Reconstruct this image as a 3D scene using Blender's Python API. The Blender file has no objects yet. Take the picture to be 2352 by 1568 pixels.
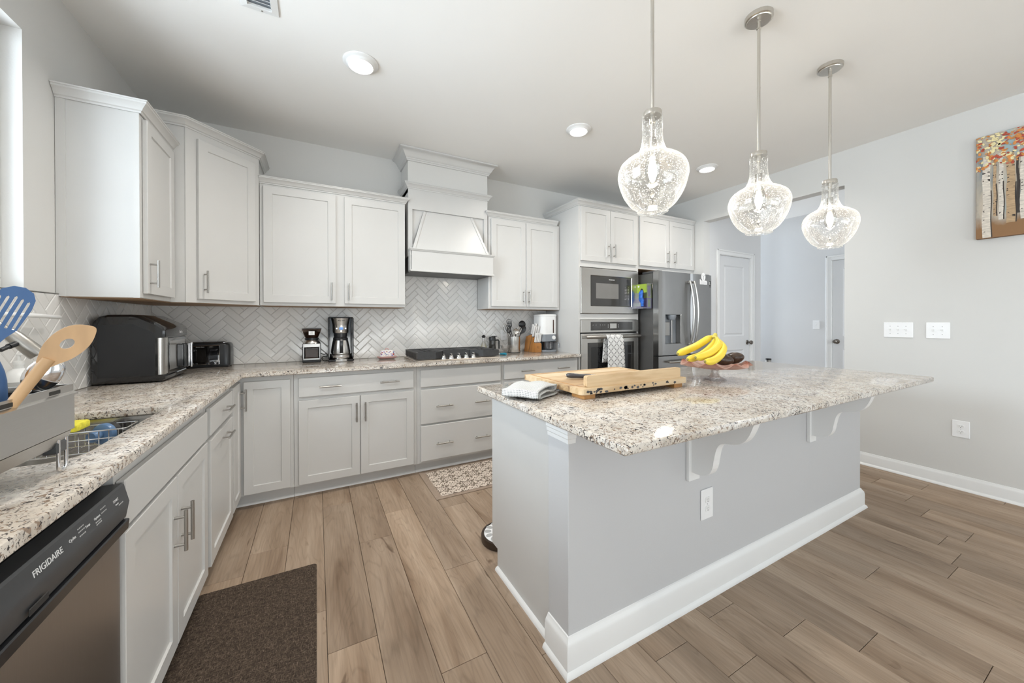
import bpy, bmesh, math, random
from mathutils import Matrix, Vector
R = random.Random(7)
S = bpy.context.scene
COL = S.collection
PI = math.pi
sin, cos = math.sin, math.cos

# ------------------------------------------------------------------ camera
CX, CY, CH = 1.064, -3.5767, 1.254
yaw, pit, rol = math.radians(28.2165), math.radians(-0.2317), math.radians(-0.1157)
r0 = Vector((cos(yaw), -sin(yaw), 0)); f0 = Vector((sin(yaw), cos(yaw), 0)); zz = Vector((0, 0, 1))
F = f0*cos(pit) + zz*sin(pit); U0 = -f0*sin(pit) + zz*cos(pit)
RR = r0*cos(rol) + U0*sin(rol); UU = -r0*sin(rol) + U0*cos(rol)
cam = bpy.data.cameras.new('camera'); co = bpy.data.objects.new('camera', cam); COL.objects.link(co)
m = Matrix.Identity(4)
for i in range(3):
    m[i][0], m[i][1], m[i][2] = RR[i], UU[i], -F[i]
m.translation = (CX, CY, CH)
co.matrix_world = m
cam.sensor_width = 36; cam.sensor_fit = 'HORIZONTAL'
cam.lens = 836.5138/2352*36
cam.shift_y = -(784 - 739.5852)/2352
cam.clip_start = 0.02
S.camera = co

# ------------------------------------------------------------------ view, world, daylight and fill lamps
S.view_settings.view_transform = 'Standard'; S.view_settings.look = 'None'
S.view_settings.gamma = 1; S.view_settings.use_curve_mapping = False
S.view_settings.exposure = 0.08
W = bpy.data.worlds.new('sky'); S.world = W; W.use_nodes = True
bg = W.node_tree.nodes['Background']; bg.inputs[0].default_value = (0.80, 0.90, 1.0, 1); bg.inputs[1].default_value = 1.2

def area(name, loc, rot, sx, sy, power, color):
    l = bpy.data.lights.new(name, 'AREA'); l.shape = 'RECTANGLE'; l.size = sx; l.size_y = sy
    l.energy = power; l.color = color
    o = bpy.data.objects.new(name, l); COL.objects.link(o); o.location = loc; o.rotation_euler = rot
    return o
# daylight standing in the window and patio door openings, with fill lamps added
area('daylight_sink_window', (-0.80, -2.05, 1.98), (0, -1.80, 0), 1.3, 1.6, 150, (0.80, 0.90, 1.0))
area('ceiling_fill_left', (-1.9, -2.0, 0.35), (0, math.radians(-145), 0), 2.4, 3.0, 70, (0.93, 0.97, 1.0))  # fill lamp added outside the sink window to lift the left ceiling
area('daylight_patio_door', (2.7, -8.15, 1.35), (PI/2, 0, 0), 4.2, 2.3, 18, (0.90, 0.95, 1.0))
area('ceiling_fill_rear', (2.7, -9.3, 0.05), (math.radians(132), 0, 0), 4.2, 1.8, 225, (0.98, 0.98, 0.96))  # upward fill lamp added behind the room to brighten the ceiling
area('daylight_dining_window', (-0.30, -5.9, 1.5), (0, -PI/2, 0), 1.8, 2.6, 165, (0.84, 0.92, 1.0))
area('fill_right_window', (5.75, -6.0, 1.5), (0, PI/2, 0), 1.9, 2.6, 80, (0.92, 0.96, 1.0))  # fill lamp added on the right for the left cabinet doors
area('daylight_hall_window', (6.85, 3.15, 1.7), (-PI/2, 0, 0), 0.7, 1.6, 190, (0.80, 0.90, 1.0))
area('fill_front_hall', (6.4, -4.15, 1.5), (PI/2, 0, 0), 1.5, 2.0, 25, (0.86, 0.93, 1.0))  # fill lamp added to brighten the pantry wall and door

H = 2.778; XR = 5.255; CT = 0.914

# ------------------------------------------------------------------ materials
MATS = {}
def nm(name):
    mt = bpy.data.materials.new(name); mt.use_nodes = True
    nt = mt.node_tree; b = nt.nodes['Principled BSDF']
    MATS[name] = mt
    return mt, nt, b
def N(nt, t, **k):
    n = nt.nodes.new(t)
    for a, v in k.items():
        if a.startswith('i_'):
            key = a[2:]; key = int(key) if key.isdigit() else key
            n.inputs[key].default_value = v
        else: setattr(n, a, v)
    return n
def lk(nt, a, ao, b, bi): nt.links.new(a.outputs[ao], b.inputs[bi])
def c4(c): return (c[0], c[1], c[2], 1)
def ramp(nt, stops, interp='LINEAR'):
    n = nt.nodes.new('ShaderNodeValToRGB'); cr = n.color_ramp; cr.interpolation = interp
    while len(cr.elements) < len(stops): cr.elements.new(0.5)
    for e, (p, c) in zip(cr.elements, stops): e.position = p; e.color = c4(c)
    return n
def plain(name, col, rough=0.5, metal=0, var=0.03, scale=12, bump=0, bscale=80, coat=0, spec=0.5, stretch=None, sheen=0):
    mt, nt, b = nm(name)
    tc = N(nt, 'ShaderNodeTexCoord'); src = tc; so = 'Object'
    if stretch:
        mp = N(nt, 'ShaderNodeMapping'); mp.inputs['Scale'].default_value = stretch; lk(nt, tc, 'Object', mp, 0); src, so = mp, 0
    nz = N(nt, 'ShaderNodeTexNoise', i_Scale=scale, i_Detail=3.0); lk(nt, src, so, nz, 'Vector')
    rp = ramp(nt, [(0.25, [max(0, x*(1-var)) for x in col]), (0.75, [min(1, x*(1+var)) for x in col])])
    lk(nt, nz, 0, rp, 0); lk(nt, rp, 0, b, 'Base Color')
    b.inputs['Roughness'].default_value = rough; b.inputs['Metallic'].default_value = metal
    b.inputs['Specular IOR Level'].default_value = spec; b.inputs['Coat Weight'].default_value = coat
    b.inputs['Sheen Weight'].default_value = sheen
    if bump:
        n2 = N(nt, 'ShaderNodeTexNoise', i_Scale=bscale, i_Detail=2.0); lk(nt, src, so, n2, 'Vector')
        bp = N(nt, 'ShaderNodeBump', i_Strength=bump, i_Distance=0.002); lk(nt, n2, 0, bp, 'Height'); lk(nt, bp, 0, b, 'Normal')
    return mt
plain('wall_paint', (0.65, 0.643, 0.622), 0.75, bump=0.12, bscale=160, var=0.012, scale=2)
plain('hall_paint', (0.66, 0.66, 0.66), 0.75, bump=0.12, bscale=160, var=0.015, scale=2)
plain('ceiling_paint', (0.86, 0.85, 0.825), 0.85, bump=0.1, bscale=120, var=0.01, scale=2)
plain('cabinet_white', (0.60, 0.594, 0.578), 0.33, var=0.012, scale=5)
plain('trim_white', (0.80, 0.80, 0.79), 0.35, var=0.012, scale=5)
plain('door_white', (0.70, 0.705, 0.71), 0.42, var=0.012, scale=5)
plain('plate_white', (0.86, 0.86, 0.86), 0.3, var=0.01)
plain('island_paint', (0.55, 0.55, 0.555), 0.7, bump=0.12, bscale=160, var=0.012, scale=2)
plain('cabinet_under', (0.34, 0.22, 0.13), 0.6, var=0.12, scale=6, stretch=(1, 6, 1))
plain('hood_liner', (0.10, 0.10, 0.10), 0.45)
plain('nickel', (0.40, 0.385, 0.36), 0.34, 1, var=0.05, scale=60, stretch=(1, 1, 0.1))
plain('pendant_nickel', (0.60, 0.575, 0.53), 0.32, 1, var=0.05, scale=60, stretch=(1, 1, 0.1))
plain('chrome', (0.75, 0.75, 0.76), 0.08, 1, var=0.02)
plain('steel', (0.60, 0.585, 0.56), 0.27, 1, var=0.03, scale=40, bump=0.02, bscale=60, stretch=(0.3, 0.3, 14))
plain('steel_dark', (0.235, 0.235, 0.232), 0.26, 1, var=0.03, scale=40, bump=0.02, bscale=60, stretch=(14, 14, 0.3))
plain('fridge_steel', (0.36, 0.355, 0.345), 0.28, 1, var=0.03, scale=40, bump=0.02, bscale=60, stretch=(14, 14, 0.3))
plain('fridge_side', (0.11, 0.108, 0.104), 0.45, 0.2)
plain('dw_steel', (0.38, 0.375, 0.37), 0.33, 1, var=0.03, scale=40, bump=0.02, bscale=60, stretch=(14, 14, 0.3))
plain('black_plastic', (0.015, 0.016, 0.018), 0.28, var=0.1)
plain('black_gloss', (0.012, 0.012, 0.013), 0.07, var=0.1, coat=0.3)
plain('dark_grey', (0.055, 0.057, 0.06), 0.32, var=0.08)
plain('panel_grey', (0.045, 0.048, 0.052), 0.38, var=0.05)
plain('dark_glass', (0.035, 0.034, 0.032), 0.05, var=0.05, coat=0.6)
plain('window_grey', (0.20, 0.195, 0.185), 0.12, var=0.04)
plain('cast_iron', (0.040, 0.041, 0.043), 0.5, var=0.2, scale=40, bump=0.15, bscale=300)
plain('champagne_steel', (0.66, 0.60, 0.53), 0.3, 1, var=0.03, scale=40)
plain('text_white', (0.80, 0.80, 0.80), 0.5)
plain('text_grey', (0.42, 0.42, 0.42), 0.5)
plain('text_black', (0.03, 0.03, 0.03), 0.5)
plain('lcd_blue', (0.13, 0.32, 0.75), 0.2)
plain('lcd_grey', (0.42, 0.42, 0.41), 0.25)
plain('white_plastic', (0.82, 0.82, 0.81), 0.3)
plain('grey_plastic', (0.23, 0.25, 0.275), 0.4)
plain('blue_silicone', (0.045, 0.115, 0.27), 0.45, var=0.1)
plain('blue_plastic', (0.10, 0.19, 0.34), 0.3, var=0.08)
plain('teal_plastic', (0.02, 0.25, 0.38), 0.35)
plain('sponge_yellow', (0.78, 0.70, 0.06), 0.9, var=0.2, scale=60, bump=1.0, bscale=160)
plain('banana_skin', (0.82, 0.62, 0.055), 0.45, var=0.10, scale=9)
plain('banana_stem', (0.60, 0.50, 0.10), 0.6, var=0.25, scale=30)
plain('banana_tip', (0.28, 0.24, 0.06), 0.7, var=0.3, scale=50)
plain('avocado_skin', (0.05, 0.028, 0.017), 0.30, var=0.55, scale=70, bump=0.7, bscale=130)
plain('peach_skin', (0.75, 0.24, 0.07), 0.55, var=0.25, scale=12)
plain('knife_white', (0.80, 0.79, 0.77), 0.35)
plain('block_wood', (0.42, 0.18, 0.045), 0.42, var=0.3, scale=5, stretch=(6, 6, 1))
plain('block_wood_dark', (0.22, 0.11, 0.045), 0.5, var=0.3, scale=5, stretch=(6, 6, 1))
plain('spoon_wood', (0.56, 0.36, 0.19), 0.5, var=0.16, scale=5, stretch=(5, 5, 1.2))
plain('spatula_wood', (0.45, 0.22, 0.07), 0.5, var=0.2, scale=5, stretch=(5, 5, 1.2))
plain('knife_handle', (0.045, 0.042, 0.045), 0.3, var=0.2)
plain('brown_dark', (0.035, 0.02, 0.012), 0.35)
plain('coffee', (0.055, 0.025, 0.015), 0.5, var=0.5, scale=35)
plain('pink_glaze', (0.55, 0.32, 0.30), 0.3)
plain('oil_yellow', (0.42, 0.36, 0.02), 0.15)
plain('purple_card', (0.22, 0.14, 0.46), 0.5)
plain('green_card', (0.36, 0.50, 0.06), 0.5)
plain('glove_blue', (0.03, 0.16, 0.62), 0.5, var=0.45, scale=40)
plain('canvas_edge', (0.22, 0.12, 0.06), 0.8)
plain('mat_binding', (0.055, 0.042, 0.033), 0.9)
plain('rug_border', (0.34, 0.26, 0.20), 0.95, var=0.12, scale=120, bump=0.6, bscale=500)
plain('rug_field', (0.19, 0.145, 0.11), 0.95, var=0.18, scale=160, bump=0.6, bscale=500)
plain('rug_cream', (0.72, 0.62, 0.53), 0.95, var=0.1, scale=160, bump=0.6, bscale=500)
plain('rubber_black', (0.02, 0.02, 0.02), 0.6)
plain('grout', (0.56, 0.55, 0.53), 0.9)
plain('gap_dark', (0.03, 0.028, 0.025), 0.8)
plain('bronze', (0.20, 0.18, 0.16), 0.28, 1)

def tile_mat():
    mt, nt, b = nm('tile_white')
    at = N(nt, 'ShaderNodeAttribute', attribute_name='rnd')
    rp = ramp(nt, [(0, (0.72, 0.71, 0.69)), (1, (0.79, 0.78, 0.76))]); lk(nt, at, 'Fac', rp, 0); lk(nt, rp, 0, b, 'Base Color')
    b.inputs['Roughness'].default_value = 0.10
    tc = N(nt, 'ShaderNodeTexCoord'); nz = N(nt, 'ShaderNodeTexNoise', i_Scale=22.0, i_Detail=1.0); lk(nt, tc, 'Object', nz, 0)
    bp = N(nt, 'ShaderNodeBump', i_Strength=0.25, i_Distance=0.002); lk(nt, nz, 0, bp, 'Height'); lk(nt, bp, 0, b, 'Normal')
tile_mat()

def granite():
    mt, nt, b = nm('granite')
    tc = N(nt, 'ShaderNodeTexCoord')
    def noise(sc, det, rough=0.5, off=0, dist=0.0):
        mp = N(nt, 'ShaderNodeMapping'); mp.inputs['Location'].default_value = (off, off*1.7, -off); lk(nt, tc, 'Object', mp, 0)
        n = N(nt, 'ShaderNodeTexNoise', i_Scale=sc, i_Detail=det, i_Roughness=rough, i_Distortion=dist); lk(nt, mp, 0, n, 'Vector'); return n
    def mix(fac, a, bcol):
        mx = N(nt, 'ShaderNodeMix', data_type='RGBA'); lk(nt, fac, 0, mx, 0)
        if isinstance(a, tuple): mx.inputs[6].default_value = c4(a)
        else: nt.links.new(a, mx.inputs[6])
        mx.inputs[7].default_value = c4(bcol); return mx.outputs[2]
    base = ramp(nt, [(0.30, (0.50, 0.435, 0.36)), (0.50, (0.64, 0.585, 0.515)), (0.70, (0.70, 0.67, 0.63))]); lk(nt, noise(9, 4, 0.6, 1), 0, base, 0)
    g1 = ramp(nt, [(0.50, (0, 0, 0)), (0.62, (0.62, 0.62, 0.62))]); lk(nt, noise(42, 3, 0.6, 4, 0.6), 0, g1, 0)
    col = mix(g1, base.outputs[0], (0.40, 0.365, 0.33))
    g4 = ramp(nt, [(0.585, (0, 0, 0)), (0.63, (0.85, 0.85, 0.85))]); lk(nt, noise(85, 2, 0.5, 31, 0.8), 0, g4, 0)
    col = mix(g4, col, (0.23, 0.155, 0.105))
    # black mica, a little clustered
    g3a = noise(78, 3, 0.6, 15, 1.3); g3b = noise(12, 2, 0.5, 21)
    mul = N(nt, 'ShaderNodeMath', operation='MULTIPLY_ADD', i_1=0.28); lk(nt, g3b, 0, mul, 0); lk(nt, g3a, 0, mul, 2)
    g3 = ramp(nt, [(0.735, (0, 0, 0)), (0.775, (1, 1, 1))]); lk(nt, mul, 0, g3, 0)
    col = mix(g3, col, (0.045, 0.038, 0.038))
    g2 = ramp(nt, [(0.63, (0, 0, 0)), (0.67, (0.9, 0.9, 0.9))]); lk(nt, noise(150, 2, 0.5, 9, 0.5), 0, g2, 0)
    col = mix(g2, col, (0.12, 0.10, 0.095))
    nt.links.new(col, b.inputs['Base Color'])
    b.inputs['Roughness'].default_value = 0.09
granite()

def floor_mat():
    mt, nt, b = nm('oak_planks')
    tc = N(nt, 'ShaderNodeTexCoord'); at = N(nt, 'ShaderNodeAttribute', attribute_name='rnd')
    off = N(nt, 'ShaderNodeCombineXYZ')
    m1 = N(nt, 'ShaderNodeMath', operation='MULTIPLY', i_1=37.0); lk(nt, at, 'Fac', m1, 0); lk(nt, m1, 0, off, 0)
    m2 = N(nt, 'ShaderNodeMath', operation='MULTIPLY', i_1=91.0); lk(nt, at, 'Fac', m2, 0); lk(nt, m2, 0, off, 2)
    add = N(nt, 'ShaderNodeVectorMath', operation='ADD'); lk(nt, tc, 'Object', add, 0); lk(nt, off, 0, add, 1)
    def noise(scale, det, strv, dist=0):
        mp = N(nt, 'ShaderNodeMapping'); mp.inputs['Scale'].default_value = strv; lk(nt, add, 0, mp, 0)
        n = N(nt, 'ShaderNodeTexNoise', i_Scale=scale, i_Detail=det, i_Roughness=0.6, i_Distortion=dist); lk(nt, mp, 0, n, 0); return n
    # cathedral grain: distorted bands along the board
    mp = N(nt, 'ShaderNodeMapping'); mp.inputs['Scale'].default_value = (9, 1.1, 9); lk(nt, add, 0, mp, 0)
    nz = N(nt, 'ShaderNodeTexNoise', i_Scale=0.9, i_Detail=2.0, i_Distortion=0.4); lk(nt, mp, 0, nz, 0)
    mm = N(nt, 'ShaderNodeMath', operation='MULTIPLY', i_1=15.0); lk(nt, nz, 0, mm, 0)
    fr = N(nt, 'ShaderNodeMath', operation='FRACT'); lk(nt, mm, 0, fr, 0)
    pg = N(nt, 'ShaderNodeMath', operation='PINGPONG', i_1=0.5); lk(nt, fr, 0, pg, 0)
    rings = ramp(nt, [(0.0, (0.86, 0.86, 0.86)), (0.16, (1, 1, 1)), (0.5, (1.0, 1.0, 1.0))]); lk(nt, pg, 0, rings, 0)
    tone = ramp(nt, [(0.26, (0.205, 0.135, 0.088)), (0.42, (0.33, 0.24, 0.17)), (0.56, (0.40, 0.30, 0.22)), (0.75, (0.47, 0.365, 0.275))]); lk(nt, noise(1.0, 4, (7, 1.0, 7), 0.6), 0, tone, 0)
    fine = ramp(nt, [(0.3, (0.86, 0.86, 0.86)), (0.65, (1.04, 1.04, 1.04))]); lk(nt, noise(1.0, 3, (130, 5, 130)), 0, fine, 0)
    knot = ramp(nt, [(0.66, (1, 1, 1)), (0.76, (0.45, 0.40, 0.36))]); lk(nt, noise(1.0, 3, (13, 3.4, 13), 0.9), 0, knot, 0)
    shade = ramp(nt, [(0, (0.84, 0.84, 0.84)), (1, (1.10, 1.09, 1.07))]); lk(nt, at, 'Fac', shade, 0)
    cur = tone.outputs[0]
    for o in (rings, fine, knot, shade):
        mx = N(nt, 'ShaderNodeMix', data_type='RGBA', blend_type='MULTIPLY', clamp_result=False); mx.inputs[0].default_value = 1
        nt.links.new(cur, mx.inputs[6]); nt.links.new(o.outputs[0], mx.inputs[7]); cur = mx.outputs[2]
    nt.links.new(cur, b.inputs['Base Color'])
    b.inputs['Roughness'].default_value = 0.5; b.inputs['Specular IOR Level'].default_value = 0.25
    bp = N(nt, 'ShaderNodeBump', i_Strength=0.12, i_Distance=0.001); lk(nt, fine, 0, bp, 'Height'); lk(nt, bp, 0, b, 'Normal')
floor_mat()

def board_mat():
    mt, nt, b = nm('board_wood')
    tc = N(nt, 'ShaderNodeTexCoord'); sp = N(nt, 'ShaderNodeSeparateXYZ'); lk(nt, tc, 'Object', sp, 0)
    ml = N(nt, 'ShaderNodeMath', operation='MULTIPLY', i_1=18.0); lk(nt, sp, 1, ml, 0)
    fl = N(nt, 'ShaderNodeMath', operation='FLOOR'); lk(nt, ml, 0, fl, 0)
    wn = N(nt, 'ShaderNodeTexWhiteNoise', noise_dimensions='1D'); lk(nt, fl, 0, wn, 'W')
    mp = N(nt, 'ShaderNodeMapping'); mp.inputs['Scale'].default_value = (2.5, 22, 22); lk(nt, tc, 'Object', mp, 0)
    nz = N(nt, 'ShaderNodeTexNoise', i_Scale=1.0, i_Detail=4.0, i_Distortion=0.7); lk(nt, mp, 0, nz, 0)
    ad = N(nt, 'ShaderNodeMath', operation='MULTIPLY_ADD', i_1=0.45); lk(nt, wn, 0, ad, 0); lk(nt, nz, 0, ad, 2)
    rp = ramp(nt, [(0.36, (0.25, 0.14, 0.07)), (0.52, (0.50, 0.33, 0.17)), (0.75, (0.64, 0.47, 0.28)), (1.0, (0.70, 0.56, 0.38))]); lk(nt, ad, 0, rp, 0)
    lk(nt, rp, 0, b, 'Base Color'); b.inputs['Roughness'].default_value = 0.5
board_mat()

def mat_weave():
    mt, nt, b = nm('mat_weave')
    tc = N(nt, 'ShaderNodeTexCoord')
    def nz(s, strv):
        mp = N(nt, 'ShaderNodeMapping'); mp.inputs['Scale'].default_value = strv; lk(nt, tc, 'Object', mp, 0)
        n = N(nt, 'ShaderNodeTexNoise', i_Scale=s, i_Detail=3.0, i_Roughness=0.7); lk(nt, mp, 0, n, 0); return n
    a = nz(70, (1, 5, 1)); c = nz(70, (5, 1, 1))
    mx = N(nt, 'ShaderNodeMath', operation='MAXIMUM'); lk(nt, a, 0, mx, 0); lk(nt, c, 0, mx, 1)
    rp = ramp(nt, [(0.42, (0.028, 0.021, 0.016)), (0.58, (0.085, 0.062, 0.046)), (0.72, (0.22, 0.165, 0.125))]); lk(nt, mx, 0, rp, 0); lk(nt, rp, 0, b, 'Base Color')
    b.inputs['Roughness'].default_value = 0.95; b.inputs['Specular IOR Level'].default_value = 0.15
    bp = N(nt, 'ShaderNodeBump', i_Strength=0.7, i_Distance=0.003); lk(nt, mx, 0, bp, 'Height'); lk(nt, bp, 0, b, 'Normal')
mat_weave()

def lattice_towel():
    mt, nt, b = nm('lattice_towel')
    uv = N(nt, 'ShaderNodeUVMap'); sp = N(nt, 'ShaderNodeSeparateXYZ'); lk(nt, uv, 0, sp, 0)
    P_ = 0.078
    def M(op, a, bb=None, c=None):
        n = N(nt, 'ShaderNodeMath', operation=op)
        for k, x in enumerate((a, bb, c)):
            if x is None: continue
            if isinstance(x, (int, float)): n.inputs[k].default_value = x
            else: nt.links.new(x, n.inputs[k])
        return n.outputs[0]
    x, y = sp.outputs[0], sp.outputs[1]
    p = M('DIVIDE', M('ADD', x, y), P_); q = M('DIVIDE', M('SUBTRACT', x, y), P_)
    def dist(v): return M('ABSOLUTE', M('SUBTRACT', M('FRACT', M('ADD', v, 0.5)), 0.5))
    dp, dq = dist(p), dist(q)
    bar1 = M('MULTIPLY', M('LESS_THAN', dp, 0.055), M('GREATER_THAN', dq, 0.24))
    bar2 = M('MULTIPLY', M('LESS_THAN', dq, 0.055), M('GREATER_THAN', dp, 0.24))
    # dots round each crossing
    def dot(a, c): 
        return M('LESS_THAN', M('ADD', M('POWER', M('SUBTRACT', dp, a), 2), M('POWER', M('SUBTRACT', dq, c), 2)), 0.0022)
    s = M('MAXIMUM', M('MAXIMUM', bar1, bar2), M('MAXIMUM', dot(0.14, 0.0), M('MAXIMUM', dot(0.0, 0.14), dot(0.13, 0.13))))
    mx = N(nt, 'ShaderNodeMix', data_type='RGBA'); nt.links.new(s, mx.inputs[0])
    mx.inputs[6].default_value = (0.80, 0.80, 0.79, 1); mx.inputs[7].default_value = (0.05, 0.05, 0.055, 1)
    nt.links.new(mx.outputs[2], b.inputs['Base Color']); b.inputs['Roughness'].default_value = 0.9
lattice_towel()

def waffle_cloth():
    mt, nt, b = nm('waffle_cloth')
    uv = N(nt, 'ShaderNodeUVMap'); sp = N(nt, 'ShaderNodeSeparateXYZ'); lk(nt, uv, 0, sp, 0)
    outs = []
    for k in (0, 1):
        n = N(nt, 'ShaderNodeMath', operation='MULTIPLY', i_1=2*PI/0.0075); lk(nt, sp, k, n, 0)
        s_ = N(nt, 'ShaderNodeMath', operation='SINE'); lk(nt, n, 0, s_, 0); outs.append(s_)
    mx = N(nt, 'ShaderNodeMath', operation='MAXIMUM'); lk(nt, outs[0], 0, mx, 0); lk(nt, outs[1], 0, mx, 1)
    rp = ramp(nt, [(0.0, (0.36, 0.36, 0.35)), (0.55, (0.80, 0.80, 0.78))]); lk(nt, mx, 0, rp, 0); lk(nt, rp, 0, b, 'Base Color')
    b.inputs['Roughness'].default_value = 0.95
    bp = N(nt, 'ShaderNodeBump', i_Strength=0.6, i_Distance=0.003); lk(nt, mx, 0, bp, 'Height'); lk(nt, bp, 0, b, 'Normal')
waffle_cloth()

def glass(name, tint, seeds=0, refl=1.0, haze=0.0):
    mt = bpy.data.materials.new(name); mt.use_nodes = True; nt = mt.node_tree; MATS[name] = mt
    nt.nodes.remove(nt.nodes['Principled BSDF']); out = nt.nodes['Material Output']
    tr = N(nt, 'ShaderNodeBsdfTransparent', i_Color=c4(tint)); gl = N(nt, 'ShaderNodeBsdfGlossy', i_Roughness=0.03)
    lw = N(nt, 'ShaderNodeLayerWeight', i_Blend=0.45)
    fm = N(nt, 'ShaderNodeMath', operation='MULTIPLY', i_1=refl); lk(nt, lw, 'Fresnel', fm, 0)
    mx = N(nt, 'ShaderNodeMixShader'); lk(nt, fm, 0, mx, 0); lk(nt, tr, 0, mx, 1); lk(nt, gl, 0, mx, 2)
    last = mx
    if seeds or haze:
        tl = N(nt, 'ShaderNodeBsdfTranslucent', i_Color=(0.95, 0.95, 0.93, 1)); df = N(nt, 'ShaderNodeBsdfDiffuse', i_Color=(0.95, 0.95, 0.93, 1))
        ad = N(nt, 'ShaderNodeMixShader'); ad.inputs[0].default_value = 0.5; lk(nt, tl, 0, ad, 1); lk(nt, df, 0, ad, 2)
        tc = N(nt, 'ShaderNodeTexCoord'); vo = N(nt, 'ShaderNodeTexVoronoi', i_Scale=130.0); lk(nt, tc, 'Object', vo, 0)
        rp = ramp(nt, [(0.18, (0.75, 0.75, 0.75)), (0.29, (haze, haze, haze))]); lk(nt, vo, 'Distance', rp, 0)
        f2 = N(nt, 'ShaderNodeLayerWeight', i_Blend=0.5)
        pq = N(nt, 'ShaderNodeMath', operation='POWER', i_1=3.0); lk(nt, f2, 'Facing', pq, 0); pw = N(nt, 'ShaderNodeMath', operation='MULTIPLY', i_1=0.38); lk(nt, pq, 0, pw, 0)
        am = N(nt, 'ShaderNodeMath', operation='ADD', use_clamp=True); lk(nt, rp, 0, am, 0); lk(nt, pw, 0, am, 1)
        m2 = N(nt, 'ShaderNodeMixShader'); lk(nt, am, 0, m2, 0); lk(nt, mx, 0, m2, 1); lk(nt, ad, 0, m2, 2); last = m2
    lk(nt, last, 0, out, 0)
glass('clear_glass', (0.985, 0.985, 0.985), refl=0.55)
glass('seeded_glass', (0.985, 0.985, 0.98), seeds=1, haze=0.035, refl=0.6)
glass('dark_smoke', (0.55, 0.48, 0.44), refl=0.10)
glass('smoke_glass', (0.45, 0.45, 0.45), refl=0.3)
glass('acrylic', (0.93, 0.93, 0.95), refl=0.8)
glass('window_pane', (0.97, 0.98, 0.98), refl=0.6)
glass('bulb_glass', (0.98, 0.98, 0.97), refl=0.7)

def pink_glass():
    mt, nt, b = nm('pink_glass')
    tc = N(nt, 'ShaderNodeTexCoord'); gr = N(nt, 'ShaderNodeSeparateXYZ'); lk(nt, tc, 'Object', gr, 0)
    rp = ramp(nt, [(0.0, (0.76, 0.55, 0.47)), (0.55, (0.70, 0.42, 0.33)), (0.9, (0.42, 0.12, 0.06))])
    mr = N(nt, 'ShaderNodeMapRange', i_1=0.085, i_2=0.112); lk(nt, gr, 2, mr, 0); lk(nt, mr, 0, rp, 0)
    lk(nt, rp, 0, b, 'Base Color'); b.inputs['Roughness'].default_value = 0.06; b.inputs['Coat Weight'].default_value = 0.5
    tr = N(nt, 'ShaderNodeBsdfTransparent'); lk(nt, rp, 0, tr, 0)
    mx = N(nt, 'ShaderNodeMixShader'); mx.inputs[0].default_value = 0.55; lk(nt, tr, 0, mx, 1); lk(nt, b, 0, mx, 2)
    lk(nt, mx, 0, nt.nodes['Material Output'], 0)
pink_glass()

def emit(name, col, strength):
    mt, nt, b = nm(name)
    b.inputs['Base Color'].default_value = c4(col); b.inputs['Emission Color'].default_value = c4(col); b.inputs['Emission Strength'].default_value = strength
emit('can_lens', (1.0, 0.95, 0.88), 9)
emit('bulb_glow', (1.0, 0.88, 0.70), 45)

def painting_mat():
    mt, nt, b = nm('painted_wood_scene')
    tc = N(nt, 'ShaderNodeTexCoord'); sp = N(nt, 'ShaderNodeSeparateXYZ'); lk(nt, tc, 'Object', sp, 0)
    mp = N(nt, 'ShaderNodeMapping'); mp.inputs['Scale'].default_value = (8, 8, 2.5); lk(nt, tc, 'Object', mp, 0)
    nz = N(nt, 'ShaderNodeTexNoise', i_Scale=1.3, i_Detail=4.0, i_Distortion=0.5); lk(nt, mp, 0, nz, 0)
    rp = ramp(nt, [(0.30, (0.13, 0.20, 0.25)), (0.45, (0.40, 0.36, 0.30)), (0.55, (0.52, 0.45, 0.36)), (0.68, (0.30, 0.42, 0.45)), (0.8, (0.55, 0.50, 0.36))]); lk(nt, nz, 0, rp, 0)
    gd = ramp(nt, [(0.42, (0, 0, 0)), (0.62, (1, 1, 1))])
    mr = N(nt, 'ShaderNodeMath', operation='MULTIPLY_ADD', i_1=3.0, i_2=1.02); lk(nt, sp, 2, mr, 0)
    ad = N(nt, 'ShaderNodeMath', operation='MULTIPLY_ADD', i_1=0.45); lk(nt, nz, 0, ad, 0); lk(nt, mr, 0, ad, 2); lk(nt, ad, 0, gd, 0)
    mx = N(nt, 'ShaderNodeMix', data_type='RGBA'); lk(nt, gd, 0, mx, 0); mx.inputs[6].default_value = (0.27, 0.145, 0.065, 1); lk(nt, rp, 0, mx, 7)
    lk(nt, mx, 2, b, 'Base Color'); b.inputs['Roughness'].default_value = 0.75
painting_mat()
plain('paint_bark', (0.66, 0.60, 0.52), 0.8, var=0.25, scale=30, stretch=(1, 1, 4))
plain('paint_bark_tan', (0.46, 0.32, 0.19), 0.8, var=0.25, scale=30, stretch=(1, 1, 4))
plain('paint_dark', (0.05, 0.04, 0.035), 0.8)
plain('paint_red', (0.42, 0.07, 0.035), 0.7, var=0.35, scale=60)
plain('paint_orange', (0.58, 0.23, 0.06), 0.7, var=0.3, scale=60)
plain('paint_cream', (0.80, 0.69, 0.38), 0.7, var=0.2, scale=60)
plain('speckle_china', (0.80, 0.77, 0.74), 0.25)

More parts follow.
